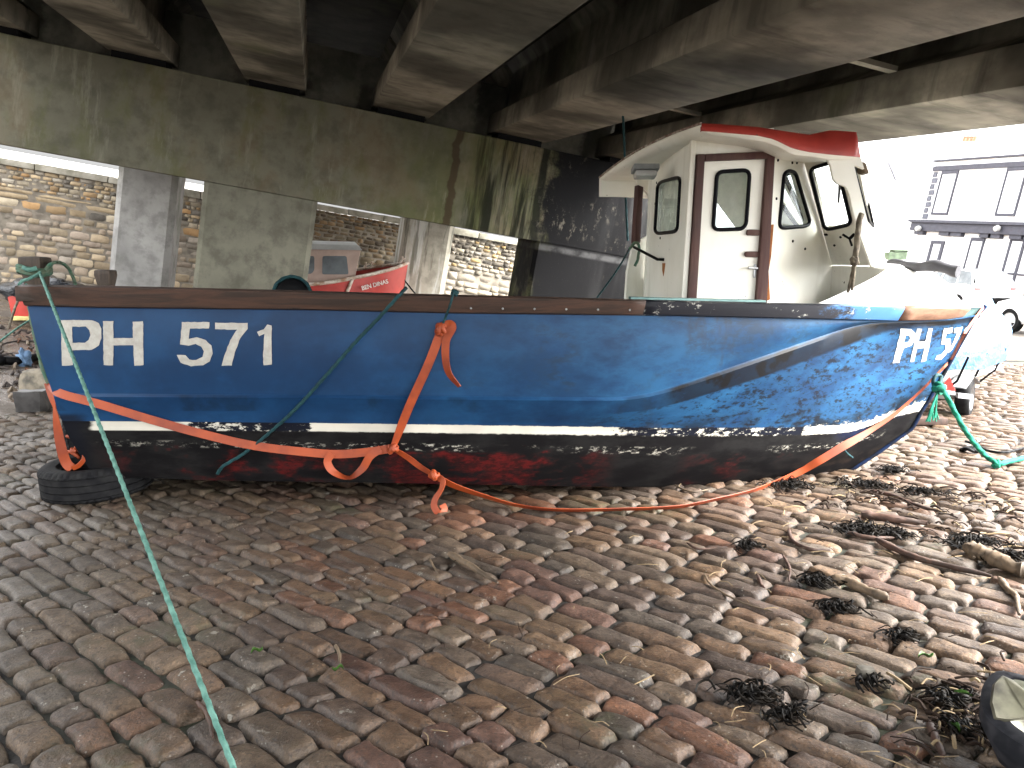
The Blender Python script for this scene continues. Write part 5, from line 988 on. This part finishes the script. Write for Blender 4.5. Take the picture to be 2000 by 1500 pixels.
# covered dinghy on the trailer
dg = thing('covered_dinghy', 'white dinghy under a pale blue tarpaulin on the trailer beyond the bow', 'dinghy', (4.6, 8.7, .4))
st_h = []; st_c = []
for f, hw_, zt, zb in ((-.55, .42, .70, .36), (-.35, .56, .70, .28), (.3, .66, .71, .25), (1.2, .66, .75, .26), (2.0, .50, .82, .32), (2.5, .30, .89, .42), (2.85, .05, .95, .60)):
    cn = wc - SD*.60 + HD*f; cn.z = 0; q = lambda s, z: cn + SD*s + Vector((0, 0, z))
    st_h.append([q(hw_, zt), q(hw_*.97, zt - .14), q(hw_*.75, zb + .06), q(hw_*.3, zb), q(-hw_*.3, zb), q(-hw_*.75, zb + .06), q(-hw_*.97, zt - .14), q(-hw_, zt)])
    st_c.append([q(hw_ + .02, zt - .22 - .04*math.sin(f*7)), q(hw_ + .035, zt - .03), q(hw_ + .015, zt + .03), q(hw_*.6, zt + .22), q(hw_*.2, zt + .32), q(-hw_*.2, zt + .32), q(-hw_*.6, zt + .22), q(-hw_ - .015, zt + .03), q(-hw_ - .035, zt - .03), q(-hw_ - .02, zt - .13)])
m = MB(); m.grid(st_h); m.add(st_h[0], [list(range(8))]); link('hull', m.me('hull', 50), simple('dinghy_white', (.5, .5, .49), .4, .1, 4), dg)
m = MB(); m.grid(st_c); m.add(st_c[0], [list(range(10))]); tm = NT('blue_tarpaulin'); tn = tm.noise(3, 5, .6); tm.bump(tm.noise(5, 4, .6), .8, .05); M_tarp = tm.out(tm.mix(tm.ramp(tn, .3, .7), (.022, .085, .17), (.012, .05, .12)), .45)
link('tarpaulin', m.me('tarpaulin', 60), M_tarp, dg)
for f in (-.3, .35, 1.1):
    cn = wc - SD*.60 + HD*f; m = MB(); m.tube([cn + SD*.69 + Vector((0, 0, .64 - cn.z)), cn + SD*.60 + Vector((0, 0, .38 - cn.z)), cn + SD*.42 + Vector((0, 0, .2 - cn.z))], .012, 6); link('tie_down', m.me('tie_down'), M_black, dg)
rope('trailer_cord', [G(1885,862,.03), G(1905,868,.02), G(1930,880,.02), G(1965,883,.02), G(2010,872,.02)], .010, M_black, 'thin black cord lying on the bright cobbles past the green rope', 'cord')
knot_o = MB(); kc = G(1893,878,.03)
for k in range(3): knot_o.tube([kc + Vector((.05*math.cos(a + k), .035*math.sin(a), .012*math.sin(2*a + k))) for a in np.linspace(0, 5.5, 14)], .016, 7)
top('black_shackle', knot_o.me('black_shackle', 180), M_black, 'small tangled black coil on the cobbles beside the green rope', 'coil')
m = MB(); a = G(1805, 822, .03); m.box((-.2, -.08, -.03), (.2, .08, .04), Matrix.Translation(a)); top('wood_chock', bevel(m.me('wood_chock'), .01), M_drift, 'brown timber chock lying behind the stem', 'timber')

# parked cars: x forward, y left
def car(name, label, M, paint):
    t = bpy.data.objects.new(name, None); COL.objects.link(t); t.matrix_world = M; t['label'] = label; t['category'] = 'car'; t['group'] = 'white cars parked in the street'
    OFF[t.name] = Vector((0, 0, 0)); st = []
    for x, zt, hw_, zb in ((-2.05, .78, .70, .38), (-2.0, .98, .78, .30), (-1.6, 1.02, .84, .25), (-.6, .98, .86, .22), (.5, .96, .86, .22), (1.2, .93, .85, .24), (1.8, .80, .80, .28), (2.05, .62, .66, .34)):
        st.append([Vector((x, s*hw_*k, z)) for s, k, z in ((1, .9, zb), (1, 1, zb + .12), (1, 1.0, zt - .22), (1, .94, zt - .03), (1, .7, zt), (-1, .7, zt), (-1, .94, zt - .03), (-1, 1.0, zt - .22), (-1, 1, zb + .12), (-1, .9, zb))])
    m = MB(); m.grid(st, True); m.add(st[0], [list(range(10))[::-1]]); m.add(st[-1], [list(range(10))]); link('body', m.me('body', 35), paint, t)
    gh = [(-2.0, .97, .72), (-1.65, 1.38, .60), (-.9, 1.46, .60), (.2, 1.44, .60), (1.15, .95, .72)]
    low = [Vector((x, s*.78, .94)) for x, _, _ in gh for s in (1,)]
    rows_ = [[Vector((x, w_, z)), Vector((x, w_*.6, z + .03)), Vector((x, -w_*.6, z + .03)), Vector((x, -w_, z))] for x, z, w_ in gh]
    m = MB(); m.grid(rows_[1:4]); m.grid([[p + Vector((0, 0, -.05)) for p in r] for r in rows_[1:4]]); link('roof', m.me('roof', 40), paint, t)
    m = MB(); m.grid(rows_[0:2]); link('rear_window', m.me('rear_window', 40), M_dglass, t); m = MB(); m.grid(rows_[3:5]); link('windscreen', m.me('windscreen', 40), M_dglass, t)
    for s in (1, -1):
        m = MB(); m.add([Vector((-1.95, s*.80, .95)), Vector((1.1, s*.80, .94)), Vector((.2, s*.605, 1.42)), Vector((-.9, s*.605, 1.44)), Vector((-1.62, s*.605, 1.36))], [(0, 1, 2, 3, 4) if s < 0 else (4, 3, 2, 1, 0)]); link('side_window', m.me('side_window'), M_dglass, t)
        for a, b in (((-.1, .80, .95), (-.2, .61, 1.44)), ((-1.1, .80, .95), (-1.0, .61, 1.42)), ((1.1, .80, .94), (.2, .61, 1.43)), ((-1.95, .80, .95), (-1.62, .61, 1.37))):
            m = MB(); m.tube([Vector((a[0], s*a[1], a[2])), Vector((b[0], s*b[1], b[2]))], .03, 6); link('pillar', m.me('pillar'), paint, t)
        m = MB(); m.box((.72, s*.88 - .07, .98), (.84, s*.88 + .09*s if s > 0 else s*.88 + .07, 1.10)); link('door_mirror', bevel(m.me('door_mirror'), .03), M_grey, t)
        m = MB(); m.box((-2.07, s*.66 - .10, .76), (-1.97, s*.66 + .10, .87)); link('tail_light', bevel(m.me('tail_light'), .02), simple('tail_red', (.55, .16, .16), .3, .2, 40), t)
        m = MB(); m.box((1.9, s*.56 - .13, .55), (2.02, s*.56 + .13, .68)); link('headlight', bevel(m.me('headlight'), .02), M_lens, t)
        for x in (1.3, -1.28): wheel(t, (x, s*.76, .315), (0, s, 0), .315, .2, simple('alloy', (.6, .6, .62), .35, .1, 20, .3), 5)
    m = MB(); m.box((-2.09, -.72, .30), (-1.98, .72, .50)); link('bumper', bevel(m.me('bumper'), .02), M_black, t)
    m = MB(); m.box((-2.11, -.26, .60), (-2.055, .26, .71)); link('number_plate', m.me('number_plate'), simple('plate_pale', (.7, .66, .5), .5, .1, 40), t)
    return t
M_car = simple('white_car_paint', (.78, .78, .79), .25, .05, 2)
hd = math.atan2(.97, -.23)
cB = Vector((12.66, 20.9, 0)); fB_ = Vector((math.cos(hd), math.sin(hd), 0)); lB = Vector((-fB_.y, fB_.x, 0))
car('parked_car', 'white car at the right edge, its front wheel showing', SL @ Matrix.Translation(cB - fB_*1.3 - lB*.86) @ Matrix.Rotation(hd, 4, 'Z'), M_car)
car('parked_car', 'white car farther up the street, seen from behind with a red tail light', SL @ Matrix.Translation(P(1925, 610, 28.5)*1 * 1.0 + Vector((.0, 2.0, 0))) @ Matrix.Rotation(hd - .1, 4, 'Z'), M_car)

# street building: facade in the plane x = 27, facing the slip
U = 27.0
bd = thing('shop_building', 'white two storey shop building with dark grey fascia and window frames', 'building', (U, 24, 1.5), IW)
M_wall = simple('white_render', (.82, .82, .82), .8, .04, 2); M_dark = simple('dark_grey_trim', (.058, .058, .075), .6, .2, 6); M_slate = simple('slate', (.11, .115, .14), .7, .3, 9)
def fq(px, py): p = Wu(px, py, U); return p.y, p.z
yl, _ = fq(1806, 400); yr = 9.0; zf0 = fq(1890, 456)[1]; zf1 = fq(1890, 434)[1]; ztop = fq(1900, 312)[1]
m = MB(); m.box((U, yr, -1), (U + 9, yl, ztop)); link('wall', m.me('wall'), M_wall, bd)
m = MB(); m.box((U - .12, yr, ztop + .002), (U + 9, yl + .1, ztop + .08)); link('gutter', m.me('gutter'), M_dark, bd)
m = MB(); m.prism([(U - .1, yr, ztop + .082), (U + 9, yr, ztop + .082), (U + 4.5, yr, ztop + 2.6)], (0, yl - yr, 0)); link('roof', m.me('roof'), simple('pale_slate', (.6, .6, .6), .7, .1, 3), bd)
m = MB(); m.box((U - .28, yr, zf0), (U - .002, yl + .25, zf1 - .12)); m.box((U - .4, yr, zf1 - .118), (U - .002, yl + .35, zf1)); link('fascia', m.me('fascia'), M_dark, bd)
m = MB(); m.box((U - .08, yr, fq(1900, 330)[1] - .02), (U - .002, yl, fq(1900, 325)[1] + .08)); link('lintel_band', m.me('lintel_band'), M_dark, bd)
m = MB()
for k in range(9):
    z0 = zf1 + .1 + k*.27; m.box((U - .05 - .01*(k % 2), yl - .42 + .1*(k % 2), z0), (U - .002, yl - .1, z0 + .22))
link('quoins', m.me('quoins'), M_slate, bd)
ref = [fq(1835, 338), fq(1868, 336), fq(1854, 418), fq(1822, 420)]; za, zb = fq(1838, 420)[1], fq(1850, 334)[1]
yA, yB = fq(1830, 380)[0], fq(1862, 380)[0]; yC_ = fq(1957, 375)[0]; wd = abs(yA - yB)
def sash(y1, z0, z1, w, name='window', fw=.07):
    m = MB()
    for a, b, c_, d in ((y1 - w, z0, y1, z0 + .10), (y1 - w, z1 - .14, y1, z1), (y1 - w, z0 + .102, y1 - w + fw, z1 - .142), (y1 - fw, z0 + .102, y1, z1 - .142)): m.box((U - .07, a, b), (U - .002, c_, d))
    fr = link(name, m.me(name), M_dark, bd); m = MB(); m.box((U - .03, y1 - w + fw, z0 + .1), (U - .004, y1 - fw, z1 - .14)); link('pane', m.me('pane'), simple('white_blind', (.75, .77, .8), .15, .08, 2), fr)
y_ = yA
for k in range(5): sash(y_, za, zb, wd); y_ -= (yA - yC_)
def door_(y1, y0, z1, fw): sash(y1, fq(1850, 620)[1], z1, y1 - y0, 'shop_door', fw)
door_(fq(1812, 505)[0], fq(1838, 505)[0], fq(1825, 470)[1], .16); door_(fq(1888, 505)[0], fq(1915, 505)[0], fq(1900, 464)[1], .07); door_(fq(1965, 505)[0], fq(1995, 505)[0], fq(1980, 464)[1], .1)
for px in (1798, 1848, 1872, 1930, 1948, 1990, 2020):
    y_ = fq(px, 465)[0]; m = MB(); m.box((U - .2, y_ - .3, zf0 - .16), (U - .002, y_ + .3, zf0 - .002)); link('bracket', m.me('bracket'), M_dark, bd)
    m = MB(); m.box((U - .10, y_ - .28, zf0 - 1.55), (U - .002, y_ + .28, zf0 - 1.48)); link('sill_band', m.me('sill_band'), M_dark, bd)
for px in (1809, 1965):
    y_, z_ = fq(px, 447); m = MB(); m.disc_ring((U - .3, y_, z_), (-1, 0, -.4), [(.001, .25), (.10, .25), (.13, .1), (.06, 0), (.001, 0)], 12); link('lamp', m.me('lamp', 50), M_lens, bd)
for k in range(4):
    p = Wu(1884 + k*7, 271, U + 3.6); m = MB(); m.disc_ring((p.x, p.y, p.z - .14), (0, 0, 1), [(.11, 0), (.085, .05), (.085, .2), (.10, .21), (.10, .26), (.07, .26), (.06, .1)], 12); link('chimney_pot', m.me('chimney_pot', 40), simple('terracotta', (.55, .16, .10), .8, .2, 9), bd)
p = Wu(1896, 285, U + 3.6); m = MB(); m.box((p.x - .3, p.y - 1.0, ztop), (p.x + .3, p.y + 1.0, p.z + .02)); link('chimney', m.me('chimney'), M_wall, bd)
# white house farther up the street with a slate hung gable edge, brick and tile house beyond the pier
h2 = thing('gabled_house', 'white house with a small grey slate patch, far up the street left of the shop', 'house', (30, 42, 1), IW)
p = Wv(1752, 335, 42); m = MB(); m.prism([(p.x - 3.5, 42, -1), (p.x + 5, 42, -1), (p.x + 5, 42, p.z - 1.2), (p.x + .3, 42, p.z + 1.8), (p.x - 3.5, 42, p.z - 1.2)], (0, 8, 0)); link('wall', m.me('wall'), M_wall, h2)
m = MB(); m.prism([Wv(1736, 318, 41.9), Wv(1747, 314, 41.9), Wv(1763, 350, 41.9), Wv(1750, 352, 41.9)], (0, .09, 0)); link('slate_hanging', m.me('slate_hanging'), simple('hung_slate', (.14, .145, .17), .7, .4, 6), h2)
h3 = thing('brick_house', 'house with orange tiled roof seen in the gap between black pier and wheelhouse', 'house', (9, 30, 0), IW)
a = Wv(1236, 452, 30); b = Wv(1300, 452, 30); z0_ = Wv(1257, 448, 30).z; z1_ = Wv(1257, 388, 30).z
m = MB(); m.box((a.x, 30, -1.2), (b.x + 2, 36, z0_)); link('wall', m.me('wall'), M_wall, h3)
m = MB(); m.prism([(a.x - .2, 29.8, z0_ + .002), (a.x - .2, 36.2, z0_ + .002), (a.x - .2, 33, z1_)], (b.x - a.x + 2.4, 0, 0)); link('roof', m.me('roof'), simple('orange_tiles', (.62, .23, .08), .8, .2, 5), h3)
